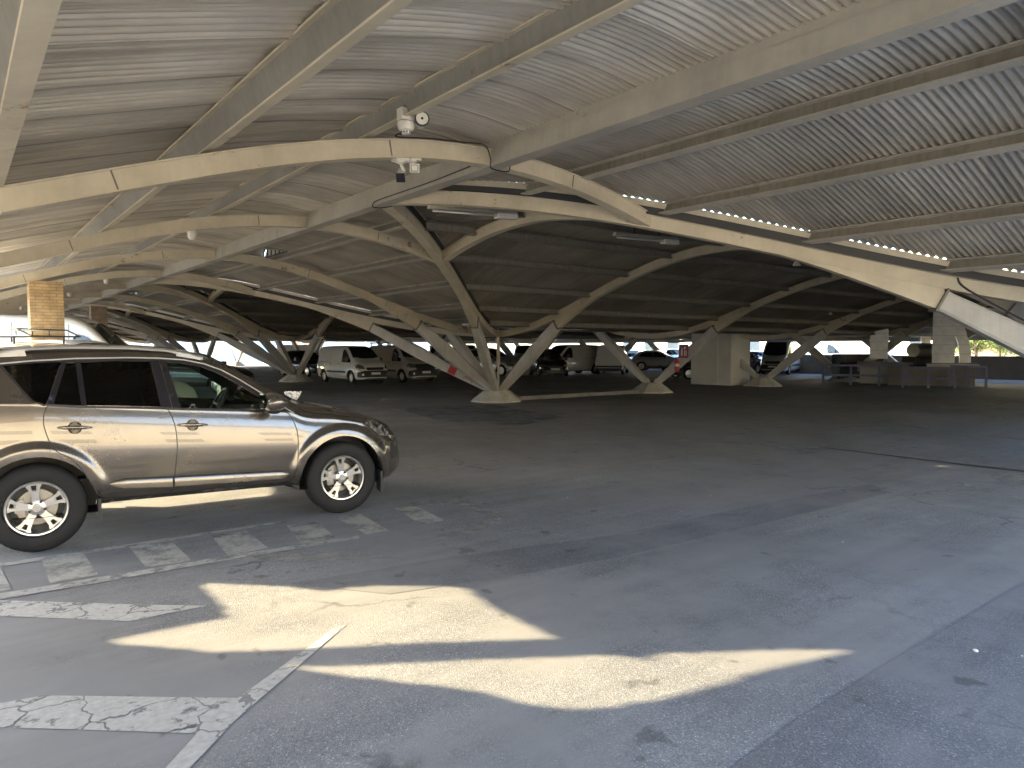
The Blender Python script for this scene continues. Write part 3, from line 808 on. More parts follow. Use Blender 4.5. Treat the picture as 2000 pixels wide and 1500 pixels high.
def curve2(pts, n=6):
    out = []
    for i in range(len(pts)-1):
        p0 = pts[max(i-1, 0)]; p1 = pts[i]; p2 = pts[i+1]; p3 = pts[min(i+2, len(pts)-1)]
        for q in range(n):
            t = q/n; out.append(tuple(.5*((2*p1[d])+(-p0[d]+p2[d])*t+(2*p0[d]-5*p1[d]+4*p2[d]-p3[d])*t*t+(-p0[d]+3*p1[d]-3*p2[d]+p3[d])*t**3) for d in (0, 1)))
    out.append(pts[-1]); return out

def wheel(parent, x, y, r, rim_r, side, detail=True, wd=.22, rimmat=None, steer=0):
    # side = -1: outer face towards -y
    wv = empty('wheel', (x, y, r)); wv.parent = parent
    wv.rotation_euler = (0, 0, (0 if side < 0 else PI)+steer)
    # lathe axis along y, outer face at -y
    h = wd/2; q = rim_r
    prof = [(q+.002, -h*.72), (q+.012, -h*.92), (q+.035, -h), (r-.07, -h*1.0), (r-.03, -h*.93), (r-.008, -h*.78), (r, -h*.6), (r, h*.6), (r-.01, h*.8), (r-.05, h), (q, h*.9)]
    obj('tyre', MB().lathe(prof, 'y', n=48 if detail else 24), M['tyre'], wv, auto=40)
    rm = rimmat or M['alloy']
    mb = MB()
    if detail:
        mb.lathe([(q+.004, -h*.80), (q-.004, -h*.86), (q-.014, -h*.84), (q-.02, -h*.7), (q-.03, -.03), (q-.03, h*.8)], 'y', n=48)
        yf = -h*.66
        def sp(pl, y0, y1, dish=.0):
            # plate polygon extruded; radius-dependent dish towards the hub
            n_ = len(pl); a = [(p[0], y0+dish*(1-math.hypot(*p)/q), p[1]) for p in pl]; b = [(p[0], y1, p[1]) for p in pl]
            mb.add(a+b, [tuple(range(n_)), tuple(range(2*n_-1, n_-1, -1))]+[(k, k+n_, (k+1) % n_+n_, (k+1) % n_) for k in range(n_)])
        for k in range(5):
            A = 2*PI*k/5+PI/2+.10
            ca, sa = math.cos(A), math.sin(A)
            def rot(u, v): return (u*ca-v*sa, u*sa+v*ca)
            R1 = q-.012
            inner = [(.035, -.030), (.085, -.026), (.135, -.034), (.145, -.012), (.145, .012), (.135, .034), (.085, .026), (.035, .030)]
            brL = [(.128, .010), (.16, .016), (R1, .022), (R1-.004, .068), (.16, .040), (.128, .034)]
            brR = [(u, -v) for u, v in brL][::-1]
            tip = [(R1-.022, -.026), (R1, -.024), (R1, .024), (R1-.022, .026)]
            for pl in (inner, brL, brR, tip): sp([rot(*p) for p in pl], yf+(.012 if pl is tip else 0), yf+.035, .018)
        mb.lathe([(.0, yf-.004), (.030, yf-.004), (.034, yf+.004), (.062, yf+.012), (.070, yf+.03)], 'y', n=24)
        obj('rim', mb, rm, wv, auto=35)
        for k in range(5):
            A = 2*PI*k/5+PI/2+.10+PI/5; obj('wheel_nut', MB().lathe([(0, yf-.008), (.009, yf-.008), (.011, yf+.02)], 'y', (.055*math.cos(A), 0, .055*math.sin(A)), 8), M['dark'], wv)
        mb = MB()
        for (a, b, cx_, cz_) in ((.024, .016, 0, 0), (.008, .015, 0, .001), (.016, .006, 0, .008)):
            sec = [[((a+e)*math.cos(2*PI*k/20)+cx_, yf-.006, (b+e)*math.sin(2*PI*k/20)+cz_) for k in range(21)] for e in (-.0014, .0014)]; mb.grid(sec)
        obj('emblem', mb, M['steelgrey'], wv)
        mb = MB().lathe([(.0, .0), (.145, .0), (.15, .012), (.0, .014)], 'y', n=32)
        mb.hexa([(-.15, -.045, -.03), (-.08, -.045, -.06), (-.08, .03, -.06), (-.15, .03, -.03), (-.16, -.045, .06), (-.09, -.045, .08), (-.09, .03, .08), (-.16, .03, .06)])
        obj('brake_disc', mb, M['steelgrey'], wv)
        obj('wheel_back', MB().lathe([(.0, .03), (q-.03, .03)], 'y', n=32), M['dark'], wv)
    else:
        mb.lathe([(q+.006, -h*.8), (q-.02, -h*.9), (q-.03, -h*.5), (q*.75, -h*.45), (q*.45, -h*.7), (.03, -h*.75), (0, -h*.75)], 'y', n=24)
        obj('rim', mb, rm, wv, auto=40)
    return wv

def vehicle(name, label, cat, B, paint, loc, head, axle=(0, 2.56), track=.80, rw=.33, rrim=.2, wdw=(), windshield=None, rear_glass=None, seams=(), strips=(), front=(), rear=(), step=.06, scale=1.0, group=None, rimmat=None, mirror=None, extra=None, rar=.40):
    root = empty(name, loc, math.atan2(head[1], head[0]), label, cat, group); root.scale = (scale,)*3
    mb = build_body(B, step, axle, rar, [], 4, rw)
    obj('body', mb, paint, root, auto=50)
    T = bvh_of(B)
    for pl in ('R', 'L'):
        for w_ in wdw: obj('side_window', patch(T, w_, pl, .006), M['glass_far'], root, smooth=True)
        for q_ in seams: obj('door_seam', seam(T, q_, pl, .014, .004), M['dark'], root)
        for q_ in strips: obj('side_moulding', patch(T, q_, pl, .015), M['trim'], root)
    if windshield: obj('windscreen', patch(T, windshield, 'T', .008), M['glass_far'], root, smooth=True)
    for nm, poly, mt, off in front: obj(nm, patch(T, poly, 'F', off, .04), M[mt] if isinstance(mt, str) else mt, root, smooth=True)
    for nm, poly, mt, off in rear: obj(nm, patch(T, poly, 'B', off, .06), M[mt] if isinstance(mt, str) else mt, root, smooth=True)
    mbx = MB()
    for ax in axle:
        for s in (-1, 1):
            wheel(root, ax, s*track, rw, rrim, s, False, .20, rimmat)
        # dark wheel-well liner
        mbx.box(ax-rar, -track-.02, rw-.05, ax+rar, track+.02, rw+rar-.01) if False else mbx.lathe([(rar+.03, -track-.04), (rar+.03, track+.04)], 'y', (ax, 0, rw), 24)
    mbx.v = [(v[0], v[1], max(v[2], rw*.75)) for v in mbx.v]
    mbx.box(B.x0+.25, -track+.12, .22, B.x1-.25, track-.12, .5)
    obj('wheel_well', mbx, M['dark'], root)
    if mirror:
        for s in (-1, 1):
            mm_ = MB().hexa([(mirror[0]-.06, s*mirror[1], mirror[2]-.1), (mirror[0]+.06, s*mirror[1], mirror[2]-.1), (mirror[0]+.05, s*(mirror[1]+.2), mirror[2]-.08), (mirror[0]-.07, s*(mirror[1]+.2), mirror[2]-.08), (mirror[0]-.06, s*mirror[1], mirror[2]+.12), (mirror[0]+.06, s*mirror[1], mirror[2]+.12), (mirror[0]+.04, s*(mirror[1]+.19), mirror[2]+.1), (mirror[0]-.07, s*(mirror[1]+.19), mirror[2]+.1)])
            fixn(obj('mirror', mm_, M['trim'], root))
    if extra: extra(root, T)
    return root
# ================================================================== THE BRONZE SUV
def make_suv():
    TOP = [(-.93,.75),(-.92,1.0),(-.88,1.15),(-.80,1.33),(-.66,1.54),(-.5,1.62),(-.3,1.655),(0,1.675),(.4,1.685),(.8,1.68),(1.1,1.655),(1.3,1.615),(1.5,1.53),(1.75,1.385),(2.0,1.225),(2.16,1.125),(2.28,1.09),(2.45,1.065),(2.7,1.015),(2.9,.96),(3.05,.91),(3.17,.845),(3.27,.75),(3.33,.65),(3.37,.55),(3.38,.45)]
    BOT = [(-.93,.45),(-.85,.35),(-.5,.32),(.4,.335),(2.1,.325),(2.3,.27),(2.9,.26),(3.2,.28),(3.32,.33),(3.38,.40)]
    PLAN = [(-.93,.80),(-.85,.88),(-.7,.94),(-.4,.985),(0,1.0),(2.56,1.0),(2.8,.975),(2.95,.94),(3.05,.90),(3.15,.835),(3.22,.77),(3.3,.66),(3.35,.54),(3.38,.40)]
    BELT = [(-.93,1.26),(0,1.215),(.5,1.17),(1.0,1.125),(2.08,1.035),(2.5,.96),(2.9,.86),(3.3,.65)]
    B = Body(TOP, BOT, PLAN, BELT, .905, (.735, .90), edge=[(1.3,.115),(2.1,.09),(2.5,.06),(3.38,.045)], tuck=.085, flares=[.026])
    paint = glossy_paint('bronze_metallic', (.150, .134, .118), .75, .23)
    hd = (B0-A0).normalized()
    # origin = point on the ground under the rear axle, on the car's centre line
    side = Vector((-hd.y, hd.x, 0)); org = Vector((A0.x, A0.y, 0))+side*.905
    root = empty('suv', org, math.atan2(hd.y, hd.x), 'bronze metallic suv with silver roof rails and five-spoke alloy wheels in the left foreground', 'car')
    W1 = curve2([(-.215,1.522),(-.1,1.532),(.0,1.54),(.20,1.546),(.19,1.50),(.145,1.36),(.09,1.203),(.04,1.212),(-.01,1.235),(-.06,1.30),(-.13,1.40),(-.19,1.485)], 3)
    Wr = [(.235,1.53),(.305,1.533),(.325,1.37),(.335,1.183),(.135,1.192)]
    Wr2 = [(.335,1.535),(.60,1.545),(.875,1.54),(.90,1.34),(.93,1.145),(.60,1.168),(.365,1.182),(.352,1.37)]
    Wf = [(1.00,1.53),(1.12,1.522),(1.29,1.485),(1.42,1.43),(1.56,1.345),(1.75,1.215),(1.90,1.115),(1.955,1.075),(1.5,1.10),(1.09,1.127),(1.035,1.34)]
    mb = build_body(B, .0155, (0, 2.56), .425, [W1, Wr, Wr2, Wf], 12)
    T = bvh_of(B, .0155, (0, 2.56), .425)
    # windscreen and tailgate openings are covered by glass patches on the roof surface
    def ws(c): return 1.40+.22*0 < c[0] < 2.10 and abs(c[1]) < .60+.09*(c[0]-1.4)
    keep = []
    for f in mb.f:
        if len(f) == 4:
            c = [sum(mb.v[i][k] for i in f)/4 for k in range(3)]
            if ws(c) and c[2] > 1.1: continue
        keep.append(f)
    mb.f = keep
    obj('body', mb, paint, root, auto=38)
    obj('windscreen', patch(T, [(1.38,-.62),(2.12,-.69),(2.12,.69),(1.38,.62)], 'T', .002, .05), M['glass_clear'], root, smooth=True)
    for pl in ('R', 'L'):
        s = -1 if pl == 'R' else 1
        fa = obj('side_window', patch(T, W1, pl, -.004, .03), M['glass_dark'], root, smooth=True)
        obj('side_window', patch(T, Wr, pl, -.004, .03), M['glass_dark'], root, smooth=True)
        rd = obj('rear_window', patch(T, Wr2, pl, -.004, .03), M['glass_dark'], root, smooth=True)
        fd = obj('front_window', patch(T, Wf, pl, -.004, .03), M['glass_clear'], root, smooth=True)
        # black pillars and window surrounds
        for poly in ([(.205,1.55),(.235,1.55),(.135,1.185),(.09,1.19)], [(.30,1.545),(.34,1.545),(.37,1.175),(.33,1.178)], [(.877,1.55),(.945,1.552),(1.02,1.12),(.932,1.128)], [(.952,1.552),(1.0,1.548),(1.095,1.115),(1.027,1.12)]):
            obj('door_pillar', patch(T, poly, pl, .004, .03), M['trim_gloss'], root, smooth=True)
        mbp = MB()
        edge = lambda pts, wd, off: seam(T, pts, pl, wd, off)
        for pts, wd, off in (([(.09,1.196),(.33,1.172),(.93,1.135),(1.09,1.118),(1.6,1.085),(2.02,1.052)], .020, .006), (W1+[W1[0]], .014, .003), ([(.2,1.552),(.6,1.560),(.95,1.555),(1.14,1.538),(1.30,1.502),(1.44,1.444),(1.58,1.36),(1.77,1.232),(1.93,1.115),(2.03,1.045)], .026, .003)):
            q = edge(pts, wd, off); mbp.add(q.v, q.f)
        tri = patch(T, [(1.86,1.135),(1.955,1.075),(2.09,1.035),(2.03,1.065)], pl, .004, .02); mbp.add(tri.v, tri.f)
        obj('window_seal', mbp, M['trim'], root, smooth=True)
        q = seam(T, [(-.22,1.535),(0,1.556),(.3,1.572),(.7,1.577),(.95,1.570),(1.15,1.553),(1.32,1.515),(1.47,1.455),(1.62,1.365),(1.80,1.24),(2.0,1.095),(2.09,1.032)], pl, .012, .008)
        obj('drip_strip', q, M['strip'], root, smooth=True)
        # door gaps
        mbs = MB()
        S1 = curve2([(.095,1.19),(.07,1.13),(.065,1.04),(.085,.95),(.11,.88),(.16,.81),(.25,.75),(.34,.62),(.41,.46),(.455,.405),(.52,.375),(.7,.368),(1.01,.365)], 4)
        S2 = curve2([(.985,1.125),(1.025,1.02),(1.045,.90),(1.045,.75),(1.03,.60),(1.01,.44),(1.005,.37)], 4)
        S3 = curve2([(2.02,1.05),(2.06,1.0),(2.10,.90),(2.115,.80),(2.11,.65),(2.095,.52),(2.06,.41),(2.0,.37),(1.9,.362),(1.5,.362),(1.01,.365)], 4)
        for q_ in (S1, S2, S3): z_ = seam(T, q_, pl, .007, .003, 3); mbs.add(z_.v, z_.f)
        obj('door_gap', mbs, M['dark'], root)
        mbs = MB(); z_ = seam(T, curve2([(2.93,.665),(2.98,.70),(3.03,.735),(3.08,.755)], 4), pl, .006, .003, 3); mbs.add(z_.v, z_.f)
        z_ = seam(T, curve2([(2.16,1.075),(2.25,1.03),(2.4,1.005),(2.62,.97),(2.84,.925)], 4), pl, .006, .003, 3); mbs.add(z_.v, z_.f)
        obj('bonnet_gap', mbs, M['dark'], root)
        # sculpted lower moulding standing proud of each door
        for xa, xb, ta, tb, za, zb_ in ((.52, 1.004, .553, .53, .462, .428), (1.02, 2.03, .53, .488, .428, .402)):
            secs = []
            for i in range(25):
                u = i/24; x_ = xa+(xb-xa)*u; zt, zl = ta+(tb-ta)*u, za+(zb_-za)*u
                e = 1.0
                if xa < .9: e = min(1, u/.22)
                else: e = min(1, (1-u)/.07)
                e = max(.02, e)**.5; zc_ = (zt+zl)/2; zt, zl = zc_+(zt-zc_)*e, zc_+(zl-zc_)*e
                row = []
                for f, o_ in ((1.0, -.004), (.95, .012*e), (.86, .017*e), (.5, .021*e), (.10, .020*e), (0.0, -.03)):
                    z_ = zl+(zt-zl)*f; p_ = project(T, x_, zt, pl, 0); row.append((x_, p_.y+s*o_, z_))
                secs.append(row)
            fixn(obj('door_moulding', MB().loft(secs), paint, root, auto=50))
        q = patch(T, [(.47,.355),(.52,.372),(.8,.362),(2.05,.358),(2.10,.33),(2.08,.326),(.44,.336)], pl, .004, .03); obj('sill', q, M['trim'], root, smooth=True)
        sk = MB()
        for x_ in (.44, 2.95):
            y_ = s*.86; sk.hexa([(x_-.012, y_-.09, .20 if x_ < 1 else .18), (x_+.012, y_-.09, .20), (x_+.012, y_+.03, .20), (x_-.012, y_+.03, .20), (x_-.012, y_-.09, .40), (x_+.012, y_-.09, .40), (x_+.012, y_+.03, .40), (x_-.012, y_+.03, .40)])
        obj('mud_flap', sk, M['trim'], root)
        # handles: pull bar over a round recess
        for hx, hz in ((.28, 1.005), (1.18, .975)):
            p = project(T, hx, hz, pl, 0)
            mb1 = MB(); rr = patch(T, circ(hx, hz-.002, .052, 24), pl, .0035, .012); obj('handle_recess', rr, simple('recess', (.10,.085,.07), .35, .5) if 'rec' not in M else M['rec'], root, smooth=True)
            hb = empty('door_handle', p); hb.parent = root
            secs = []
            for i in range(13):
                u = -.125+.25*i/12; e = math.sin(PI*i/12)**.35 if 0 < i < 12 else .15
                hh = .0135*e+.002; dd = .032 if 2 < i < 10 else .024
                secs.append([(u, s*(-.004), -hh), (u, s*dd*.8, -hh), (u, s*dd*e, -hh*.4), (u, s*dd*e, hh*.4), (u, s*dd*.8, hh), (u, s*(-.004), hh)])
            h_ = obj('handle_bar', MB().loft(secs), paint, hb, smooth=True); fixn(h_); hb.rotation_euler = (0, R_(3), 0)
        # headlamp
        HL = curve2([(2.80,.885),(2.87,.915),(2.96,.905),(3.04,.86),(3.10,.80),(3.13,.745),(3.06,.742),(2.985,.755),(2.93,.80),(2.86,.845),(2.80,.885)], 4)[:-1]
        hl = obj('headlight', patch(T, HL, pl, .003, .015), M['lens'], root, smooth=True)
        q = seam(T, HL+[HL[0]], pl, .008, .005, 1); obj('lamp_rim', q, M['trim'], hl)
        for ex, ez, er in ((2.96, .855, .026), (3.04, .80, .022)):
            q = patch(T, circ(ex, ez, er, 16), pl, .006, .012); obj('lamp_reflector', q, M['chrome'], hl, smooth=True)
        # fog lamp recess
        q = patch(T, [(3.13,.66),(3.20,.64),(3.21,.50),(3.15,.48),(3.12,.56)], pl, .004, .02); obj('fog_lamp_recess', q, M['trim'], root, smooth=True)
        # roof rail
        rl = []
        zr = lambda x: lerp_pts([(-.30,1.60),(-.22,1.625),(-.1,1.655),(.2,1.672),(.68,1.668),(1.0,1.645),(1.2,1.61),(1.3,1.575)], x)
        mb1 = MB(); secs = []
        for i in range(41):
            x_ = -.30+1.62*i/40; zz = zr(x_); y_ = s*(.615+.0*x_)
            th = .016 if -.05 < x_ < 1.05 else .022
            secs.append([(x_, y_-s*.02, zz-th), (x_, y_+s*.022, zz-th), (x_, y_+s*.026, zz-.003), (x_, y_+s*.014, zz+.012), (x_, y_-s*.014, zz+.012), (x_, y_-s*.022, zz-.003)])
        mb1.loft(secs)
        for xa, xb in ((-.30, -.03), (1.08, 1.32)):
            mb1.hexa([(xa, y_-s*.02, 1.54), (xb, y_-s*.02, 1.56), (xb, y_+s*.035, 1.555), (xa, y_+s*.035, 1.535), (xa+.02, y_-s*.02, zr(xa)+.0), (xb-.03, y_-s*.02, zr(xb)-.0), (xb-.03, y_+s*.024, zr(xb)-.004), (xa+.02, y_+s*.024, zr(xa)-.004)])
        fixn(obj('roof_rail', mb1, M['rack'], root, auto=50))
        # mirror
        mr = empty('mirror', (1.83, s*.90, 1.15)); mr.parent = root
        secs = []
        for i in range(11):
            t = i/10; u = s*(.0+.31*t); e = math.sin(PI*(.10+.80*t))**.28
            secs.append([(.14*e*math.cos(2*PI*k/16)*(1 if math.cos(2*PI*k/16) > 0 else .55), u, .096*e*math.sin(2*PI*k/16)*(1.0-.15*t)+.01) for k in range(16)])
        fixn(obj('mirror_shell', MB().loft(secs), paint, mr, smooth=True))
        secs = [[(.02+.06*e*math.cos(2*PI*k/12), s*u, -.07+.03*math.sin(2*PI*k/12)*e) for k in range(12)] for u, e in ((-.06, .8), (.05, 1), (.2, .9), (.225, .4))]
        fixn(obj('mirror_base', MB().loft(secs), M['trim'], mr, smooth=True))
        g = MB(); yy0, yy1 = (s*.03, s*.24)
        g.add([(-.074, yy0, -.065), (-.074, yy1, -.055), (-.073, yy1+s*.02, .035), (-.073, yy1-s*.01, .080), (-.074, yy0, .090)], [(0, 1, 2, 3, 4)])
        obj('mirror_glass', g, M['mirror'], mr)
        obj('turn_signal', MB().hexa([(.084, s*.06, .002), (.078, s*.20, .004), (.075, s*.20, .0), (.08, s*.06, 0), (.084, s*.06, .02), (.078, s*.20, .02), (.07, s*.20, .022), (.07, s*.06, .024)]), M['lamp_glass'], mr)
        # wheels
        for ax in (0, 2.56): wheel(root, ax, s*.795, .358, .222, s, True, .225, steer=0)
    # wheel wells, floor, bumper openings
    mbx = MB()
    for ax in (0, 2.56): mbx.lathe([(.44, -.88), (.44, -.5)], 'y', (ax, 0, .36), 32); mbx.lathe([(.44, .88), (.44, .5)], 'y', (ax, 0, .36), 32); mbx.lathe([(.0, -.55), (.44, -.55)], 'y', (ax, 0, .36), 24); mbx.lathe([(.0, .55), (.44, .55)], 'y', (ax, 0, .36), 24)
    mbx.v = [(v[0], v[1], max(v[2], .28)) for v in mbx.v]
    mbx.box(.46, -.78, .335, 2.1, .78, .36); mbx.box(-.8, -.50, .36, 3.2, .50, .40)
    mbx.tube([(-.6, .3, .34), (.6, .25, .33), (2.3, .2, .33)], .035, 8)
    obj('underbody', mbx, M['dark'], root)
    # cabin
    cab = empty('cabin', (0, 0, 0)); cab.parent = root
    mbc = MB().box(-.8, -.72, .95, .35, .72, 1.0)
    mbc.box(1.75, -.74, .70, 2.25, .74, 1.02); mbc.box(-.8, -.76, .5, 2.2, .76, .55)
    obj('dashboard', mbc, M['seat'], cab)
    for sy in (-.38, .38):
        for sx in (1.05, .05):
            m2 = MB()
            m2.loft([[(sx-.02+.0, sy-.25, .6), (sx+.52, sy-.25, .58), (sx+.52, sy+.25, .58), (sx-.02, sy+.25, .6)], [(sx-.02, sy-.25, .74), (sx+.52, sy-.25, .78), (sx+.52, sy+.25, .78), (sx-.02, sy+.25, .74)]])
            m2.loft([[(sx-.02, sy-.25, .7), (sx+.13, sy-.25, .7), (sx+.13, sy+.25, .7), (sx-.02, sy+.25, .7)], [(sx-.17, sy-.22, 1.22), (sx-.08, sy-.22, 1.22), (sx-.08, sy+.22, 1.22), (sx-.17, sy+.22, 1.22)]])
            m2.loft([[(sx-.17, sy-.12, 1.25), (sx-.09, sy-.12, 1.25), (sx-.09, sy+.12, 1.25), (sx-.17, sy+.12, 1.25)], [(sx-.20, sy-.11, 1.42), (sx-.13, sy-.11, 1.42), (sx-.13, sy+.11, 1.42), (sx-.20, sy+.11, 1.42)]])
            fixn(obj('seat', m2, M['seat'], cab, auto=60))
    # steering wheel is on the far (left) side, ring tilted towards the driver
    m3 = MB(); c = Vector((1.62, .38, 1.06)); ax_ = Vector((-.87, 0, .5)); u = Vector((0, 1, 0)); v = ax_.cross(u)
    m3.tube([c+u*.185*math.cos(2*PI*k/32)+v*.185*math.sin(2*PI*k/32) for k in range(33)], .016, 8, False)
    m3.tube([c-u*.18, c+u*.18], .014, 6); m3.tube([c, c-v*.18], .014, 6); m3.tube([c, c-ax_*.25], .03, 8)
    obj('steering_wheel', m3, M['trim'], cab, smooth=True)
    m4 = MB().box(1.52, -.11, 1.43, 1.55, .11, 1.50); obj('inner_mirror', m4, M['trim'], cab)
    return root
A0 = gz(75, 1080); B0 = gz(672, 1003)
M['mirror'] = simple('mirror_silver', (.85, .86, .88), .03, 1)
M['rec'] = simple('handle_recess_paint', (.09, .075, .06), .3, .6)
def lens_mat():
    m, n, b = node_mat('headlight_lens'); b.inputs['Roughness'].default_value = .08; b.inputs['Coat Weight'].default_value = 1
    tc = N(n, 'ShaderNodeTexCoord'); v = N(n, 'ShaderNodeTexVoronoi', i_Scale=28.0); L(n, tc.outputs['Object'], v.inputs['Vector'])
    r = ramp(n, v.outputs['Distance'], [(.1, (.62, .60, .55)), (.45, (.28, .27, .25)), (.8, (.10, .10, .10))]); L(n, r.outputs[0], b.inputs['Base Color']); b.inputs['Metallic'].default_value = .5
    return m
M['lens'] = lens_mat(); M['strip'] = simple('bright_trim', (.72, .71, .68), .35, .3)
suv = make_suv()
# ================================================================== PARKED VEHICLES
M['van_white'] = glossy_paint('van_white', (.80, .80, .77), 0, .3); M['van_grey'] = glossy_paint('van_pale_grey', (.52, .52, .50), 0, .3)
M['car_black'] = glossy_paint('car_black', (.015, .015, .018), .2, .2); M['car_silver'] = glossy_paint('car_silver', (.42, .43, .44), .7, .3)
M['car_blue'] = glossy_paint('car_dark_blue', (.02, .03, .06), .3, .2); M['car_red'] = glossy_paint('car_dark_red', (.12, .02, .02), .3, .25)
M['steel_wheel'] = simple('wheel_cover', (.55, .55, .54), .4, .3)
def spec_van():
    TOP = [(-.84,.5),(-.83,1.2),(-.80,1.72),(-.72,1.86),(-.5,1.925),(0,1.94),(1.9,1.94),(2.15,1.91),(2.38,1.82),(2.62,1.66),(2.9,1.43),(3.12,1.27),(3.3,1.19),(3.55,1.10),(3.74,.98),(3.86,.84),(3.93,.66),(3.96,.5),(3.965,.38)]
    BOT = [(-.84,.45),(-.7,.30),(3.5,.25),(3.9,.27),(3.965,.33)]
    PLAN = [(-.84,.93),(-.7,.98),(0,1),(2.8,1),(3.3,.975),(3.6,.93),(3.8,.84),(3.92,.70),(3.965,.58)]
    return Body(TOP, BOT, PLAN, [(-.84,1.10),(2.0,1.08),(2.9,1.05),(3.4,.98),(3.96,.7)], .93, (.80, .90), edge=.10, tuck=.04)
def spec_bigvan():
    TOP = [(-1.1,.6),(-1.09,1.6),(-1.05,2.3),(-.9,2.5),(-.4,2.56),(2.6,2.56),(3.0,2.50),(3.3,2.36),(3.6,2.08),(3.9,1.75),(4.1,1.52),(4.25,1.38),(4.5,1.26),(4.68,1.12),(4.78,.95),(4.84,.7),(4.86,.45)]
    BOT = [(-1.1,.5),(-.9,.36),(4.4,.30),(4.86,.36)]
    PLAN = [(-1.1,.95),(-.9,.99),(3.2,1),(3.8,.98),(4.3,.95),(4.6,.87),(4.78,.77),(4.86,.64)]
    return Body(TOP, BOT, PLAN, [(-1.1,1.3),(3.0,1.22),(3.8,1.15),(4.5,1.0),(4.86,.8)], 1.0, (.86, .92), edge=.12, tuck=.05)
def spec_car(h=1.47, hood=.98):
    TOP = [(-.78,.5),(-.76,.9),(-.7,1.05),(-.5,1.2),(-.2,h-.08),(.15,h-.01),(.6,h),(1.1,h-.02),(1.35,h-.09),(1.7,h-.28),(2.05,hood+.08),(2.2,hood+.03),(2.6,hood-.04),(2.95,hood-.11),(3.2,hood-.22),(3.32,hood-.35),(3.38,.5),(3.39,.4)]
    BOT = [(-.78,.4),(-.6,.25),(3.0,.22),(3.39,.30)]
    PLAN = [(-.78,.80),(-.6,.92),(0,1),(2.6,1),(2.95,.95),(3.2,.82),(3.33,.66),(3.39,.5)]
    return Body(TOP, BOT, PLAN, [(-.78,.98),(0,.97),(2.1,.92),(3.3,.68)], .89, (.64, .88), edge=.10, tuck=.05)
VAN_W = [curve2([(2.02,1.10),(2.02,1.55),(2.06,1.72),(2.16,1.76),(2.36,1.70),(2.62,1.48),(2.86,1.24),(2.93,1.10)], 3)]
VAN_SEAM = [[(1.95,.40),(1.95,1.80)], [(.78,.42),(.78,1.80)], [(2.95,1.12),(2.98,.8),(2.9,.45)], [(-.55,1.12),(.70,1.10)]]
VAN_WS = [(2.20,-.62),(2.24,0),(2.20,.62),(2.98,.74),(3.10,.3),(3.12,0),(3.10,-.3),(2.98,-.74)]
def van_front(dark=False, plate=True):
    out = [('bumper', [(-.86,.36),(.86,.36),(.86,.62),(.60,.70),(-.60,.70),(-.86,.62)], 'trim', .012), ('grille', [(-.46,.72),(.46,.72),(.52,.86),(-.52,.86)], 'trim', .012),
           ('headlight', [(-.86,.80),(-.56,.78),(-.60,.92),(-.72,1.02),(-.86,1.00)], 'lens', .012), ('headlight', [(.86,.80),(.56,.78),(.60,.92),(.72,1.02),(.86,1.00)], 'lens', .012),
           ('fog_lamp', circ(-.68,.50,.055,12), 'chrome', .02), ('fog_lamp', circ(.68,.50,.055,12), 'chrome', .02)]
    if dark: out += [('front_panel', [(-.56,.70),(.56,.70),(.60,.98),(-.60,.98)], 'trim', .016)]
    out += [('licence_plate', [(-.26,.50),(.26,.50),(.26,.61),(-.26,.61)], 'plate', .03)]
    return out
def van(label, loc, head, paint, scale=.92, dark=False, rack=False, group='vans parked under the canopy', name='panel_van', rear=(), mould=True):
    def ex(root, T):
        if rack:
            mb = MB()
            for x in (-.3, .55, 1.4): mb.box(x-.02, -.74, 2.05, x+.02, .74, 2.08)
            for y in (-.74, .74): mb.box(-.5, y-.02, 2.03, 1.6, y+.02, 2.10)
            for x in (-.3, 1.4):
                for y in (-.74, .74): mb.box(x-.02, y-.02, 1.88, x+.02, y+.02, 2.04)
            obj('roof_rack', mb, M['dark'], root)
        for s in (-1, 1):
            hm = MB().box(1.70, s*.93-.012, 1.02, 1.88, s*.93+.012, 1.05); obj('door_handle', hm, M['trim'], root)
            hm = MB().box(.84, s*.93-.012, 1.02, 1.0, s*.93+.012, 1.05); obj('door_handle', hm, M['trim'], root)
    return vehicle(name, label, 'van', spec_van(), paint, loc, head, (0, 3.0), .80, .33, .2, VAN_W, VAN_WS, None, VAN_SEAM, [[(.45,.56),(2.52,.56),(2.50,.66),(.47,.66)]] if mould else (), van_front(dark), rear, .07, scale, group, M['steel_wheel'], (2.62, .93, 1.22), ex)
CAR_W = [[(-.25,1.03),(.0,1.26),(.2,1.33),(.78,1.355),(.80,.995)], [(.86,.99),(.85,1.355),(1.15,1.335),(1.40,1.25),(1.75,1.08),(1.92,.97)]]
CAR_WS = [(1.32,-.52),(1.32,.52),(2.04,.66),(2.10,0),(2.04,-.66)]
def car_front(): return [('grille', [(-.42,.50),(.42,.50),(.46,.62),(-.46,.62)], 'trim', .015), ('air_intake', [(-.55,.30),(.55,.30),(.5,.42),(-.5,.42)], 'trim', .015), ('headlight', [(-.80,.62),(-.50,.60),(-.52,.70),(-.80,.76)], 'lens', .012), ('headlight', [(.80,.62),(.50,.60),(.52,.70),(.80,.76)], 'lens', .012), ('licence_plate', [(-.26,.42),(.26,.42),(.26,.52),(-.26,.52)], 'plate', .03)]
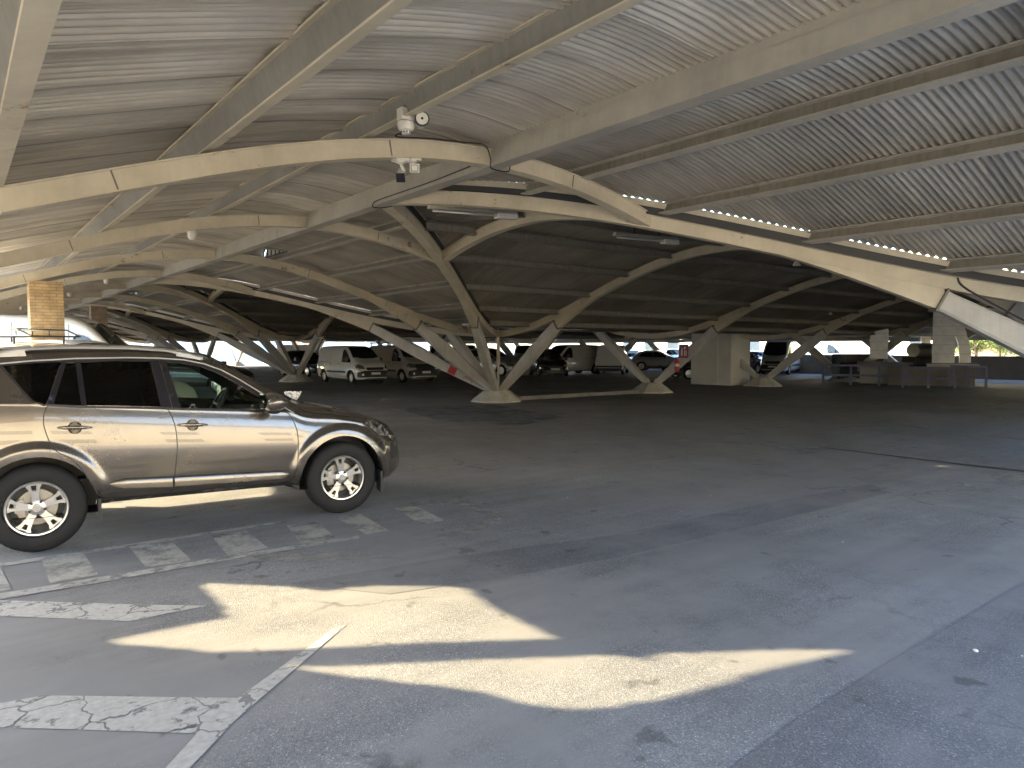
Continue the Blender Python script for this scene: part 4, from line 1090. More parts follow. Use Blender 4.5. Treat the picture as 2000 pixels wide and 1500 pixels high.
def car(label, loc, head, paint, scale=.95, h=1.47, name='parked_car', wheelz=None, extra=None, group='cars parked under the canopy'):
    k = (h-.1)/(1.47-.1)
    W = [[(x, z if h < 1.5 else z*(h/1.47)-.02*0) for x, z in w_] for w_ in CAR_W]
    return vehicle(name, label, 'car', spec_car(h, .98 if h < 1.55 else 1.06), paint, loc, head, (0, 2.6), .76, .32, .22, W, CAR_WS, None, [[(.83,.30),(.83,.95)], [(1.98,.90),(2.0,.6),(1.9,.30)], [(.0,.95),(.12,.7),(.4,.32)]], [[(.35,.24),(2.15,.24),(2.15,.32),(.38,.32)]], car_front(), (), .07, scale, group, M['alloy'], (1.78, .86, 1.02), extra, .38)
def dirv(cx, cz):   # heading given in the camera's ground frame (right, away) -> world
    return (cx*math.cos(YAW)+cz*math.sin(YAW), -cx*math.sin(YAW)+cz*math.cos(YAW))
def place(px, Z, lateral=0):   # ground point at photo column px and camera depth Z
    X = (px-1000)/FPX*Z
    return (CX+X*math.cos(YAW)+Z*math.sin(YAW), CY-X*math.sin(YAW)+Z*math.cos(YAW), 0)
def at_wheel(px, Z, head, ax, side, tr, scale):
    # root position so that the wheel (axle ax, side) stands at photo column px and depth Z
    q = Vector(place(px, Z)); h = Vector((head[0], head[1], 0)).normalized(); s = Vector((-h.y, h.x, 0))
    return tuple(q-h*(ax*scale)-s*(side*tr*scale))
hA = (.05, -1)
van('nearest white panel van, black side moulding, left of the central column', at_wheel(688, 32.6, hA, 3.0, -1, .8, .90), hA, M['van_white'], .90)
pb = at_wheel(688, 32.6, hA, 3.0, -1, .8, .90)
van('pale van with black grille panel and roof rack beside the nearest white van', (pb[0]+2.55, pb[1]-.1, 0), hA, M['van_grey'], .92, dark=True, rack=True)
hC = dirv(.80, -.60)
car('pale grey suv with black wheels seen between the legs of the central column', at_wheel(980, 42.0, hC, 2.6, -1, .76, 1.0), hC, M['car_silver'], 1.0, 1.66)
hD = dirv(.15, -.99)
car('black car facing the camera just left of the pale van seen side-on', place(1062, 43.5)[:2]+(0,), hD, M['car_black'], 1.0, 1.6)
hE = dirv(-.80, -.60)
van('light grey van seen side-on behind the right leg of the central column', at_wheel(1095, 43.5, hE, 3.0, 1, .8, .95), hE, M['van_grey'], .95, mould=False)
hF = dirv(.25, .97)
def van_back(): return [('rear_door', [(-.40,.75),(.80,.75),(.78,1.78),(-.40,1.78)], 'van_white', .006), ('bumper', [(-.84,.42),(.84,.42),(.84,.60),(-.84,.60)], 'trim', .03), ('licence_plate', [(.1,.68),(.6,.68),(.6,.80),(.1,.80)], 'plate', .03), ('tail_lamp', [(-.84,.9),(-.74,.9),(-.74,1.3),(-.84,1.3)], 'red', .01), ('tail_lamp', [(.84,.9),(.74,.9),(.74,1.3),(.84,1.3)], 'red', .01)]
van('white van seen from behind with its rear licence plate, left of the second column', place(1192, 44.5), hF, M['van_white'], .95, rear=van_back())
hG = dirv(.93, -.37)
car('silver car pointing right behind the second column', at_wheel(1253, 52.0, hG, 0, -1, .76, 1), hG, M['car_silver'], 1.0)
hG2 = dirv(-.25, -.97)
car('white crossover facing the camera left of the fire sign', place(1318, 55), hG2, M['van_white'], 1.0, 1.6)
hH = dirv(-.97, -.25)
car('dark blue car half hidden behind the white block pillar', at_wheel(1345, 37.5, hH, 2.6, 1, .76, .95), hH, M['car_blue'], .95)
hI = dirv(.2, -.98)
car('dark red car right of the white block pillar', place(1462, 49), hI, M['car_red'], 1.0)
van('white van facing the camera behind the central column, farther back', place(905, 47), dirv(.1, -.99), M['van_white'], .95)
van('white van between the black car and the roof-rack van, far back', place(858, 50), dirv(.15, -.98), M['van_white'], .95)
car('silver car far back between the second column and the block pillar', place(1235, 60), dirv(-.2, -.98), M['car_silver'], 1.0, 1.5)
van('white van far back left of the second column, facing the camera', place(1030, 56), dirv(-.1, -.99), M['van_white'], .95)
# large vans
def bigvan(label, loc, head, paint, scale=1.0):
    W = [curve2([(3.02,1.30),(3.0,1.75),(3.06,1.98),(3.2,2.02),(3.42,1.92),(3.75,1.62),(3.98,1.36),(4.0,1.28)], 3)]
    return vehicle('high_roof_van', label, 'van', spec_bigvan(), paint, loc, head, (0, 3.7), .88, .36, .22, W, [(3.30,-.66),(3.32,0),(3.30,.66),(4.12,.80),(4.26,.3),(4.27,0),(4.26,-.3),(4.12,-.80)], None,
        [[(2.92,.45),(2.92,2.3)], [(1.55,.45),(1.55,2.35)], [(.1,.9),(.1,2.35)], [(4.05,1.3),(4.08,.9),(4.0,.5)]], [[(.5,.62),(3.1,.62),(3.1,.74),(.5,.74)]],
        [('grille', [(-.5,.80),(.5,.80),(.55,1.0),(-.55,1.0)], 'trim', .015), ('bumper', [(-.9,.42),(.9,.42),(.9,.74),(-.9,.74)], 'trim', .015), ('headlight', [(-.92,.95),(-.66,.88),(-.68,1.1),(-.9,1.2)], 'lens', .012), ('headlight', [(.92,.95),(.66,.88),(.68,1.1),(.9,1.2)], 'lens', .012), ('licence_plate', [(-.26,.55),(.26,.55),(.26,.66),(-.26,.66)], 'plate', .03)], (), .08, scale, 'vans parked under the canopy', M['steel_wheel'], (3.75, .98, 1.45))
hL = dirv(.97, .22)
p = Vector(place(236, 20.5)); h_ = Vector((hL[0], hL[1], 0))
bigvan('large white high-roof van behind the near brick pillar', tuple(p-h_*3.95), hL, M['van_white'], 1.0)
hJ = dirv(-.55, -.83)
bigvan('dark fronted high-roof van right of the white block pillar', tuple(Vector(place(1512, 44))-Vector((hJ[0], hJ[1], 0))*4.2*.85), hJ, M['van_grey'], .85)
hK = dirv(.97, -.22)
bigvan('long white van in the sun seen through the legs of the third column', at_wheel(1632, 56, hK, 3.7, -1, .88, .95), hK, M['van_white'], .95)
# white car with black roof basket, second white roof behind the SUV
hM = dirv(.98, -.18)
def basket(root, T):
    mb = MB(); s0, s1, hy = -.45, 1.25, .52
    for z in (1.86, 1.98):
        pts = [(s0, -hy, z), (s1-(.0 if z < 1.9 else .28), -hy, z), (s1-(.0 if z < 1.9 else .28), hy, z), (s0, hy, z), (s0, -hy, z)]
        for a, b in zip(pts, pts[1:]): mb.tube([a, b], .013, 6)
    for y in (-hy, hy):
        mb.tube([(s1, y, 1.86), (s1-.28, y, 1.98)], .013, 6)
        for x in (s0, -.1, .25, .6): mb.tube([(x, y, 1.86), (x, y, 1.98)], .010, 6)
    for k in range(7): mb.tube([(s0+.27*k, -hy, 1.86), (s0+.27*k, hy, 1.86)], .009, 6)
    for x in (-.2, .9):
        for y in (-hy, hy): mb.tube([(x, y, 1.73), (x, y, 1.86)], .016, 6)
    obj('roof_rack', mb, M['dark'], root)
car('white car with a black roof basket standing in front of the near brick pillar', tuple(Vector(place(118, 12.4))-Vector((hM[0], hM[1], 0))*1.3), hM, M['van_white'], 1.0, 1.76, 'white_car', extra=basket)
car('white car behind the one with the roof basket, only its roof showing', tuple(Vector(place(196, 14.8))-Vector((hM[0], hM[1], 0))*1.45), hM, M['van_white'], 1.0, 1.83, 'white_car')
car('black car whose roof shows above the suv bonnet line', tuple(Vector(place(408, 27))-Vector((hM[0], hM[1], 0))*1.75), hM, M['car_black'], 1.0, 1.5, 'black_car')
car('black hatchback behind the pipe of the far left column', place(575, 43), dirv(.75, -.66), M['car_black'], 1.0, 1.5, 'black_car')
car('black car parked far back left of the nearest white van', place(655, 44), dirv(.3, -.95), M['car_black'], 1.0, 1.5, 'black_car')
van('white van standing in the sun outside, left of the far left column', tuple(Vector(place(560, 66))), dirv(.98, .2), M['van_white'], 1.0, group='vehicles outside in the sun')
# ================================================================== SURROUNDINGS
M['wall_white'] = simple('painted_wall_white', (.84, .81, .74), .8, var=.08, scale=.5)
M['wall_cream'] = simple('painted_wall_cream', (.80, .72, .55), .8, var=.1, scale=.5)
M['wall_grey'] = simple('parapet_render', (.20, .185, .17), .85, var=.3, scale=1.5, bump=.2)
M['pane'] = simple('window_pane', (.05, .07, .09), .08, 0, .8)
M['shop_yellow'] = simple('shop_panel_yellow', (.82, .74, .42), .6); M['shop_blue'] = simple('shop_panel_pale_blue', (.62, .76, .82), .6); M['shop_orange'] = simple('shop_panel_orange', (.75, .35, .18), .6)
M['block'] = simple('pillar_render', (.66, .65, .61), .8, var=.18, scale=1.2, bump=.15)
# perimeter parapet on the right and the far side
wl = MB().box(X1+.4, -60, 0, X1+.6, 31.2, 1.16).box(X1+.36, -60, 1.16, X1+.64, 31.2, 1.22)
tag(obj('parapet_wall', wl, M['wall_grey']), 'low dark rendered parapet wall along the right edge of the car park', 'wall')
wl = MB().box(22, Y1+1.0, 0, X1+.4, Y1+1.2, 1.1)
tag(obj('parapet_wall', wl, M['wall_grey']), 'low rendered wall closing the far side behind the parked vans', 'wall')
def building(label, x0, y0, x1, y1, h, wall, rows, cols, ww, wh, face, floor0=1.2, fh=3.2, extra=None, panels=False):
    b = empty('building', ((x0+x1)/2, (y0+y1)/2, 0), 0, label, 'building')
    cx, cy = (x0+x1)/2, (y0+y1)/2; a, c = (x1-x0)/2, (y1-y0)/2
    obj('wall', MB().box(-a, -c, 0, a, c, h), wall, b)
    obj('roof', MB().box(-a-.3, -c-.3, h, a+.3, c+.3, h+.35), M['wall_grey'], b)
    for r in range(rows):
        for k in range(cols):
            z = floor0+fh*r
            if face in ('x', 'X'):
                yc = -c+(2*c)*(k+.5)/cols; s = -1 if face == 'x' else 1; xo = s*a
                wv = obj('window', MB().box(xo+s*.02-.03, yc-ww/2-.08, z-.08, xo+s*.02+.03, yc+ww/2+.08, z+wh+.08), M['van_white'], b)
                obj('pane', MB().box(xo+s*.055-.01, yc-ww/2, z, xo+s*.055+.01, yc+ww/2, z+wh), M['pane'], wv)
            else:
                xc = -a+(2*a)*(k+.5)/cols; s = -1 if face == 'y' else 1; yo = s*c
                wv = obj('window', MB().box(xc-ww/2-.08, yo+s*.02-.03, z-.08, xc+ww/2+.08, yo+s*.02+.03, z+wh+.08), M['van_white'], b)
                obj('pane', MB().box(xc-ww/2, yo+s*.055-.01, z, xc+ww/2, yo+s*.055+.01, z+wh), M['pane'], wv)
    if extra: extra(b, a, c)
    return b
def shop(b, a, c):
    for i, (xa, xb, mt) in enumerate(((-14, -11, 'shop_yellow'), (-3, 1.5, 'shop_yellow'), (1.5, 5.5, 'shop_blue'), (8, 11, 'shop_orange'), (14, 17, 'shop_yellow'))):
        obj('shop_front', MB().box(xa, -c-.12, .3, xb, -c-.02, 3.4), M[mt], b)
building('long white warehouse with coloured shop fronts beyond the far side', -6, 84, 52, 96, 9, M['wall_white'], 1, 9, 2.6, 1.6, 'y', 4.6, 3.2, shop)
building('white panelled hall seen beyond the left side of the car park', -74, 55, -14, 67, 8, M['wall_white'], 1, 8, 3.0, 1.2, 'y', 3.0)
building('cream apartment block beyond the right parapet', 66, -12, 78, 22, 12, M['wall_cream'], 3, 8, 1.5, 1.5, 'x', 1.4)
building('white office block at the right beyond the parapet', 70, 30, 84, 62, 11, M['wall_white'], 3, 8, 1.8, 1.4, 'x', 1.2)
building('sunlit cream building behind the photographer', -34, -46, 26, -38, 9, M['wall_cream'], 2, 12, 1.8, 1.5, 'Y', 1.4)
building('white building across the yard on the left', -64, -30, -54, 40, 9, M['wall_white'], 2, 12, 1.8, 1.5, 'X', 1.4)
# white block pillar
mb = MB().box(21.92, 9.35, 0, 23.35, 11.5, 2.45).box(21.90, 10.05, 0, 21.935, 10.12, 2.4).box(21.86, 9.31, 0, 22.10, 9.62, 2.42)
tag(obj('block_pillar', mb, M['block']), 'thick pale rendered pillar beside the third column', 'pillar')
# brick pillars
def brick(name, a, bcol, mor, sc=1.0):
    m, n, b = node_mat(name); tc = N(n, 'ShaderNodeTexCoord'); sp = N(n, 'ShaderNodeSeparateXYZ'); L(n, tc.outputs['Object'], sp.inputs[0])
    ad = N(n, 'ShaderNodeMath', operation='ADD'); L(n, sp.outputs[0], ad.inputs[0]); L(n, sp.outputs[1], ad.inputs[1])
    cb = N(n, 'ShaderNodeCombineXYZ'); L(n, ad.outputs[0], cb.inputs[0]); L(n, sp.outputs[2], cb.inputs[1])
    br = N(n, 'ShaderNodeTexBrick', i_Scale=1.0); L(n, cb.outputs[0], br.inputs['Vector'])
    br.inputs['Color1'].default_value = (*a, 1); br.inputs['Color2'].default_value = (*bcol, 1); br.inputs['Mortar'].default_value = (*mor, 1)
    br.inputs['Brick Width'].default_value = .25*sc; br.inputs['Row Height'].default_value = .065*sc; br.inputs['Mortar Size'].default_value = .008*sc; br.inputs['Bias'].default_value = -.1
    t = N(n, 'ShaderNodeTexNoise', i_Scale=6.0, i_Detail=8.0); L(n, tc.outputs['Object'], t.inputs[0]); r = ramp(n, t.outputs[0], [(.3, .7), (.7, 1.08)])
    L(n, mix(n, br.outputs[0], r.outputs[0], 1.0, 'MULTIPLY'), b.inputs['Base Color']); b.inputs['Roughness'].default_value = .85
    bp = N(n, 'ShaderNodeBump', i_Strength=.6, i_Distance=.01, invert=True); L(n, br.outputs['Fac'], bp.inputs['Height']); L(n, bp.outputs[0], b.inputs['Normal'])
    return m
M['brick_y'] = brick('yellow_brick', (.58, .41, .21), (.50, .34, .17), (.34, .25, .16)); M['brick_r'] = brick('brown_brick', (.38, .29, .21), (.33, .25, .18), (.29, .23, .18))
tag(obj('brick_pillar', MB().box(-.30, -.30, 0, .30, .30, 3.05), M['brick_y'], loc=(-3.45, 8.55, 0)), 'square yellow brick pillar rising behind the white car with the roof basket', 'pillar')
tag(obj('brick_pillar', MB().box(-.30, -.30, 0, .30, .30, 3.4), M['brick_r'], loc=(-.15, 25.1, 0)), 'square brown brick pillar in front of the white panelled hall', 'pillar')
# ================================================================== SMALL FITTINGS
def bullet(parent, c, d, r=.045, l=.17):
    c = Vector(c); d = Vector(d).normalized(); f = c+d*l*.5
    def tub(a, b, ra, rb, n=18):
        mb = MB(); mb.tube([c+d*a, c+d*b], [ra, rb], n); return mb
    fixn(obj('camera_housing', tub(-l*.5, l*.5, r*.92, r), M['white_plastic'], parent, auto=50))
    obj('sun_shield', tub(l*.36, l*.56, r*1.16, r*1.2), M['dark'], parent, auto=50)
    obj('lens_ring', tub(l*.5, l*.575, r*1.0, r*.98), M['white_plastic'], parent, auto=50)
    obj('lens', tub(l*.55, l*.60, r*.22, r*.2), M['trim_gloss'], parent, auto=50)
def local(parent, p): return Vector(p)-parent.location
g1 = gy(800, 238, -3.5); c1 = empty('security_camera', g1, 0, 'white dome and bracket cluster with a ringed bullet camera hanging from the second girder', 'security camera')
tocam = (CAMV-g1).normalized()
bullet(c1, local(c1, gy(822, 236, -3.55)), (tocam.x+.12, tocam.y, tocam.z+.25), .058, .16)
u = local(c1, gy(793, 226, -3.5)); mb = MB().box(u.x-.07, -.05, u.z-.05, u.x+.07, .05, u.z+.06); mb.box(u.x-.05, -.03, u.z+.0, u.x+.14, .03, u.z+.03)
obj('bracket', mb, M['white_plastic'], c1)
u = local(c1, gy(812, 219, -3.5)); obj('mount', MB().lathe([(.0, .02), (.062, .02), (.066, .0), (.05, -.018), (.0, -.02)], 'z', u, 20), M['white_plastic'], c1, auto=50)
obj('mount_arm', MB().tube([u, local(c1, gy(818, 230, -3.52))], .018, 8), M['white_plastic'], c1)
u = local(c1, gy(793, 250, -3.5)); obj('dome', MB().lathe([(.0, .05), (.078, .05), (.082, .02), (.068, -.02), (.045, -.028), (.043, -.052), (.036, -.056), (0, -.056)], 'z', u, 24), M['white_plastic'], c1, auto=40)
mb = MB()
for k in range(10): a = 2*PI*k/10; mb.box(u.x+.044*math.cos(a)-.005, u.y+.044*math.sin(a)-.005, u.z-.050, u.x+.044*math.cos(a)+.005, u.y+.044*math.sin(a)+.005, u.z-.036)
obj('dome_slots', mb, M['dark'], c1)
# pair under the first arch
g2 = gy(792, 312, -2.72)
for (px, lab, lens_dir, off) in ((780, 'white box camera with dark square face under the first arch, left of two', (-.45, -.6, -.55), 0), (806, 'white box camera facing the viewer under the first arch, right of two', None, 1)):
    top = gy(px+2, 304, -2.72); c2 = empty('security_camera', top, 0, lab, 'security camera')
    hb = MB().box(-.075, -.06, -.065, .075, .06, 0) if off == 0 else MB().box(-.062, -.055, -.055, .062, .055, 0)
    h = obj('junction_box', hb, M['white_plastic'], c2)
    obj('mount', MB().lathe([(.0, -.055), (.05, -.055), (.05, -.075), (.03, -.085), (.0, -.085)], 'z', (0 if off == 0 else -.02, 0, 0), 20), M['white_plastic'], c2, auto=50)
    if off == 0:
        obj('mount_arm', MB().tube([(0, 0, -.08), (.02, -.01, -.13), (.03, -.01, -.17)], [.016, .02, .03], 10), M['white_plastic'], c2, smooth=True)
        d = Vector(lens_dir).normalized(); c = Vector((.0, -.02, -.20)); s_ = d.cross(Vector((0, 0, 1))).normalized(); n_ = s_.cross(d)
        secs = [[c+d*a-s_*w_-n_*w_, c+d*a+s_*w_-n_*w_, c+d*a+s_*w_+n_*w_, c+d*a-s_*w_+n_*w_] for a, w_ in ((-.08, .030), (.08, .042))]
        fixn(obj('camera_housing', MB().loft(secs), M['white_plastic'], c2))
        secs = [[c+d*a-s_*w_-n_*w_, c+d*a+s_*w_-n_*w_, c+d*a+s_*w_+n_*w_, c+d*a-s_*w_+n_*w_] for a, w_ in ((.075, .046), (.10, .046))]
        fixn(obj('camera_face', MB().loft(secs), M['trim_gloss'], c2))
    else:
        d = (CAMV-top).normalized(); c = Vector((.01, 0, -.13)); s_ = d.cross(Vector((0, 0, 1))).normalized(); n_ = s_.cross(d)
        for nm, a0, a1, w_, mt in (('camera_housing', -.05, .04, .045, 'white_plastic'), ('camera_face', .035, .044, .034, 'trim'), ('lens_panel', .04, .05, .028, 'white_plastic')):
            secs = [[c+d*a-s_*w_*1.15-n_*w_, c+d*a+s_*w_*1.15-n_*w_, c+d*a+s_*w_*1.15+n_*w_, c+d*a-s_*w_*1.15+n_*w_] for a in (a0, a1)]
            fixn(obj(nm, MB().loft(secs), M[mt], c2))
        obj('mount_arm', MB().tube([(-.02, 0, -.08), (0, 0, -.11)], .02, 8), M['white_plastic'], c2)
# dome cameras under further arches
domes = [((375, 452), 2.7233, 'small white dome camera under the second arch'), ((207, 533), 13.82, 'small white dome camera under the fourth arch, upper right of the brick pillar'), ((136, 569), 19.27, 'tiny white dome camera under a far arch, right of the brick pillar'), ((42, 613), 24.8, 'tiny white dome lamp under a far arch at the left edge')]
for (px, py), y, lab in domes:
    g = gy(px, py, y); g.z = RZ(g.x)-.0
    d_ = empty('dome_camera', g, 0, lab, 'security camera', 'dome cameras under the arches')
    obj('base', MB().lathe([(0, 0), (.075, 0), (.08, -.05), (0, -.055)], 'z', n=16), M['white_plastic'], d_, auto=50)
    obj('dome', MB().lathe([(.066, -.05), (.066, -.09), (.05, -.125), (.03, -.14), (0, -.145)], 'z', n=16), M['white_plastic'], d_, auto=50)
for (px, py), z, lab in (((920, 567), 3.05, 'small white spotlight beside the groin arch of the central column'), ((1237, 590), 3.0, 'small pale lamp under the dark side vault, left of three'), ((1421, 602), 3.0, 'small pale lamp under the dark side vault, middle of three'), ((1621, 612), 2.95, 'small pale lamp under the dark side vault, right of three'), ((1556, 514), 3.45, 'small hanging lamp below the big groin arch at right')):
    g = gz(px, py, z); q = empty('ceiling_lamp', g, 0, lab, 'lamp', 'small lamps under the vaults')
    obj('lamp_body', MB().lathe([(0, .07), (.03, .06), (.045, .02), (.085, -.05), (.08, -.055), (0, -.03)], 'z', n=14), M['white_plastic'], q, auto=50)
    obj('lamp_hanger', MB().tube([(0, 0, .06), (0, 0, .42)], .010, 6), M['dark'], q)
# fluorescent battens along the crown of the side vault
for (pa, pb_, y, lab) in (((838, 407), (1007, 421), -.45, 'white fluorescent batten beneath the crown of the side vault, the nearer'), ((1200, 460), (1322, 471), -.45, 'grey fluorescent batten beneath the dark vault, the farther')):
    a = gy(*pa, y); b = gy(*pb_, y); m_ = (a+b)/2; q = empty('batten_lamp', m_, 0, lab, 'lamp', 'fluorescent battens'); a, b = a-m_, b-m_
    obj('batten', MB().hexa([(a.x, -.05, a.z), (b.x, -.05, b.z), (b.x, .05, b.z), (a.x, .05, a.z), (a.x, -.03, a.z+.06), (b.x, -.03, b.z+.06), (b.x, .03, b.z+.06), (a.x, .03, a.z+.06)]), M['girder'], q)
    t0 = a+(b-a)*.04; t1 = a+(b-a)*.97
    obj('tube', MB().tube([t0+Vector((0, 0, -.03)), t1+Vector((0, 0, -.03))], .017, 10), M['rack'], q, smooth=True)
    e0 = a+(b-a)*.76; obj('end_cap', MB().hexa([(e0.x, -.06, e0.z-.07), (b.x, -.06, b.z-.07), (b.x, .06, b.z-.07), (e0.x, .06, e0.z-.07), (e0.x, -.06, e0.z+.01), (b.x, -.06, b.z+.01), (b.x, .06, b.z+.01), (e0.x, .06, e0.z+.01)]), M['white_plastic'], q)
    obj('hanger', MB().tube([a*.4+Vector((0, 0, .05)), a*.4+Vector((0, 0, .3))], .01, 6).tube([b*.4+Vector((0, 0, .05)), b*.4+Vector((0, 0, .3))], .01, 6), M['dark'], q)
# black cables clipped to the steel
def cable(name, pts, lab, r=.008): tag(obj(name, MB().tube(curve3(pts), r, 8), M['cable'], smooth=True), lab, 'cable')
def curve3(P, n=8):
    P = [Vector(p) for p in P]; out = []
    for i in range(len(P)-1):
        p0 = P[max(i-1, 0)]; p1 = P[i]; p2 = P[i+1]; p3 = P[min(i+2, len(P)-1)]
        for q in range(n):
            t = q/n; out.append(.5*((2*p1)+(-p0+p2)*t+(2*p0-5*p1+4*p2-p3)*t*t+(-p0+3*p1-3*p2+p3)*t**3))
    return out+[P[-1]]
zc = RZ(0)
cable('cable', [(-.13, -2.45, zc+.05), (-.125, -1.6, zc+.03), (-.125, -.8, zc+.03), (-.125, -.1, zc+.03), (-.125, .05, zc-.0), (-.09, .10, zc-.035), (.0, .02, zc-.045), (.1, -.1, zc-.03)], 'black cable looping under the crown girder where the groin arch starts')
cable('cable', [(-1.62, -3.45, RZ(-1.6)+.08), (-1.35, -3.0, RZ(-1.3)+.20), (-1.3, -2.80, RZ(-1.3)+.21), (-.9, -2.80, RZ(-.9)+.21), (-.45, -2.80, RZ(-.45)+.21), (-.2, -2.84, zc+.20), (-.16, -2.90, zc+.05), (-.14, -2.88, zc-.05), (.0, -2.86, zc-.06), (.14, -2.86, zc-.04), (.16, -2.84, zc+.12)], 'black cable from the girder cameras over the first arch and round the crown girder')
pts = [(t, -t-.10, RZ(t)+RIB_H+.012) for t in (2.75, 3.2, 3.7, 4.1, 4.6, 5.2, 5.5)]; pts += [(5.62, -5.74, RZ(5.5)-.02), (6.4, -6.52, 1.80), (7.4, -7.52, 1.05)]
cable('cable', pts, 'black cable running along the top of the big arch and down its leg', .013)
# fire sign, extinguisher, red paint and graffiti on legs
def on_leg(col, dx, dy, s, h, off):   # a point on the leg (fraction s from foot to head), pushed sideways
    l = math.hypot(dx, dy); q = HB-5.45; foot = Vector((dx/l*.27, dy/l*.27, .38)); top = Vector((dx*q, dy*q, 2.30))
    return Vector((col[0], col[1], 0))+foot+(top-foot)*s
M['sign_red'] = simple('sign_red', (.35, .05, .05), .4); M['sign_white'] = simple('sign_white', (.7, .7, .68), .5)
g = gx(1335, 686, XB[1]-.24); sg = empty('fire_sign', g, 0, 'small red and white fire extinguisher sign on the leg of the second column', 'sign')
obj('sign_plate', MB().box(-.006, -.21, -.24, .006, .21, .24), M['sign_red'], sg)
pic = MB().box(-.010, .04, -.16, -.007, .10, .05).box(-.010, .055, .05, -.007, .085, .11).box(-.010, .0, .08, -.007, .07, .10).box(-.010, -.13, -.16, -.007, -.10, .02).box(-.010, -.07, -.16, -.007, -.04, .06).box(-.010, -.10, .08, -.007, -.03, .16)
obj('pictogram', pic, M['sign_white'], sg)
g = gx(1322, 711, XB[1]-.30); ex = empty('fire_extinguisher', g, 0, 'red fire extinguisher hung on the right leg of the second column', 'fire extinguisher'); ex.scale = (.72,)*3
obj('cylinder', MB().lathe([(0, -.36), (.11, -.36), (.12, -.32), (.12, .12), (.09, .2), (.04, .24), (.03, .3), (0, .3)], 'z', n=18), M['red'], ex, auto=40)
obj('valve', MB().box(-.03, -.06, .28, .03, .08, .34).tube([(0, .07, .3), (.1, .12, .1), (.12, .1, -.2)], .014, 6), M['dark'], ex)
obj('label', MB().lathe([(.123, -.12), (.123, .02)], 'z', n=18), M['sign_white'], ex)
# --- painted red block and scribble on the low left leg of the central column
def leg_sticker(col, dx, dy, s0, s1, f0, f1, mat, name, lab):
    l = math.hypot(dx, dy); q = HB-5.45; foot = Vector((col[0]+dx/l*.27, col[1]+dy/l*.27, .38)); top = Vector((col[0]+dx*q, col[1]+dy*q, 2.30))
    d = (top-foot).normalized(); side = d.cross(Vector((0, 0, 1))).normalized(); nn = side.cross(d).normalized()
    if (CAMV-foot).dot(side) < 0: side = -side
    return foot, top, d, side, nn
col0 = (HB, HB)
foot, top, d, side, nn = leg_sticker(col0, -1, 1, 0, 0, 0, 0, None, '', '')
def lw(s): return lerp_pts([(0, .085), (.12, .095), (.58, .125), (1, .1)], s)
def lh(s): return lerp_pts([(0, .095), (.12, .12), (.58, .20), (.97, .15)], s)
rows = [[tuple(foot+(top-foot)*s+side*(lw(s)+.004)+nn*(lh(s)*f)) for f in (-.78, .78)] for s in (.27, .29, .31, .33)]
col_e = [o for o in canopy.children if o.name.startswith('column') and abs(o.location.x-HB) < .1 and abs(o.location.y-HB) < .1][0]
o = obj('red_painted_block', MB().loft([[Vector(a)-col_e.location, Vector(b)-col_e.location, Vector(b)-col_e.location-side*.01, Vector(a)-col_e.location-side*.01] for a, b in rows]), M['red'], col_e)
rows = [foot+(top-foot)*(.13+.05*i/10)+side*(lw(.15)+.006)+nn*(.04*math.sin(i*2.2)) for i in range(14)]
obj('graffiti', MB().tube([r-col_e.location for r in rows], .008, 5), M['red'], col_e)

# --- kitchen exhaust ducts, plinths and railings at the right
def galv():
    m, n, b = node_mat('galvanised_duct'); tc = N(n, 'ShaderNodeTexCoord')
    v = N(n, 'ShaderNodeTexVoronoi', i_Scale=30.0); L(n, tc.outputs['Object'], v.inputs['Vector'])
    r = ramp(n, v.outputs['Distance'], [(0, (.56, .55, .50)), (.6, (.62, .60, .55))])
    t = N(n, 'ShaderNodeTexNoise', i_Scale=3.0, i_Detail=8.0); L(n, tc.outputs['Object'], t.inputs[0]); r2 = ramp(n, t.outputs[0], [(.35, .8), (.6, 1.0)])
    L(n, mix(n, r.outputs[0], r2.outputs[0], 1.0, 'MULTIPLY'), b.inputs['Base Color']); b.inputs['Metallic'].default_value = .7; b.inputs['Roughness'].default_value = .42; return m
M['galv'] = galv(); M['rail_blue'] = simple('railing_blue', (.12, .13, .24), .5, var=.2)
def duct(label, px, Z, w_, d_, z0, z1, bend=None, n=5, yaw=-YAW):
    p = place(px, Z); q = empty('exhaust_duct', p, yaw, label, 'duct', 'exhaust ducts on the plinth')
    for k in range(n):
        a, b = z0+(z1-z0)*k/n, z0+(z1-z0)*(k+1)/n
        sx = bend*max(0, (b-1.6)) if bend else 0; sx0 = bend*max(0, (a-1.6)) if bend else 0
        obj('duct_section', MB().hexa([(-w_/2+sx0, -d_/2, a), (w_/2+sx0, -d_/2, a), (w_/2+sx0, d_/2, a), (-w_/2+sx0, d_/2, a), (-w_/2+sx, -d_/2, b-.02), (w_/2+sx, -d_/2, b-.02), (w_/2+sx, d_/2, b-.02), (-w_/2+sx, d_/2, b-.02)]), M['galv'], q)
        obj('flange', MB().box(-w_/2-.03+sx, -d_/2-.03, b-.02, w_/2+.03+sx, d_/2+.03, b), M['steelgrey'], q)
    return q
duct('short square galvanised duct on the left end of the plinth', 1716, 34.0, .75, .6, 1.15, 2.75, None, 4, -YAW-.5)
duct('tall wide galvanised duct rising through the roof', 1842, 31.5, .85, .9, 1.0, 3.4, None, 6, -YAW-.55)
duct('narrow kinked galvanised duct next to the tall one', 1884, 31.5, .42, .5, 1.0, 3.0, -.28, 5, -YAW-.5)
duct('slim pale duct hanging behind the fan housing', 1806, 38, .42, .4, 1.75, 2.9, None, 3, -YAW-.3)
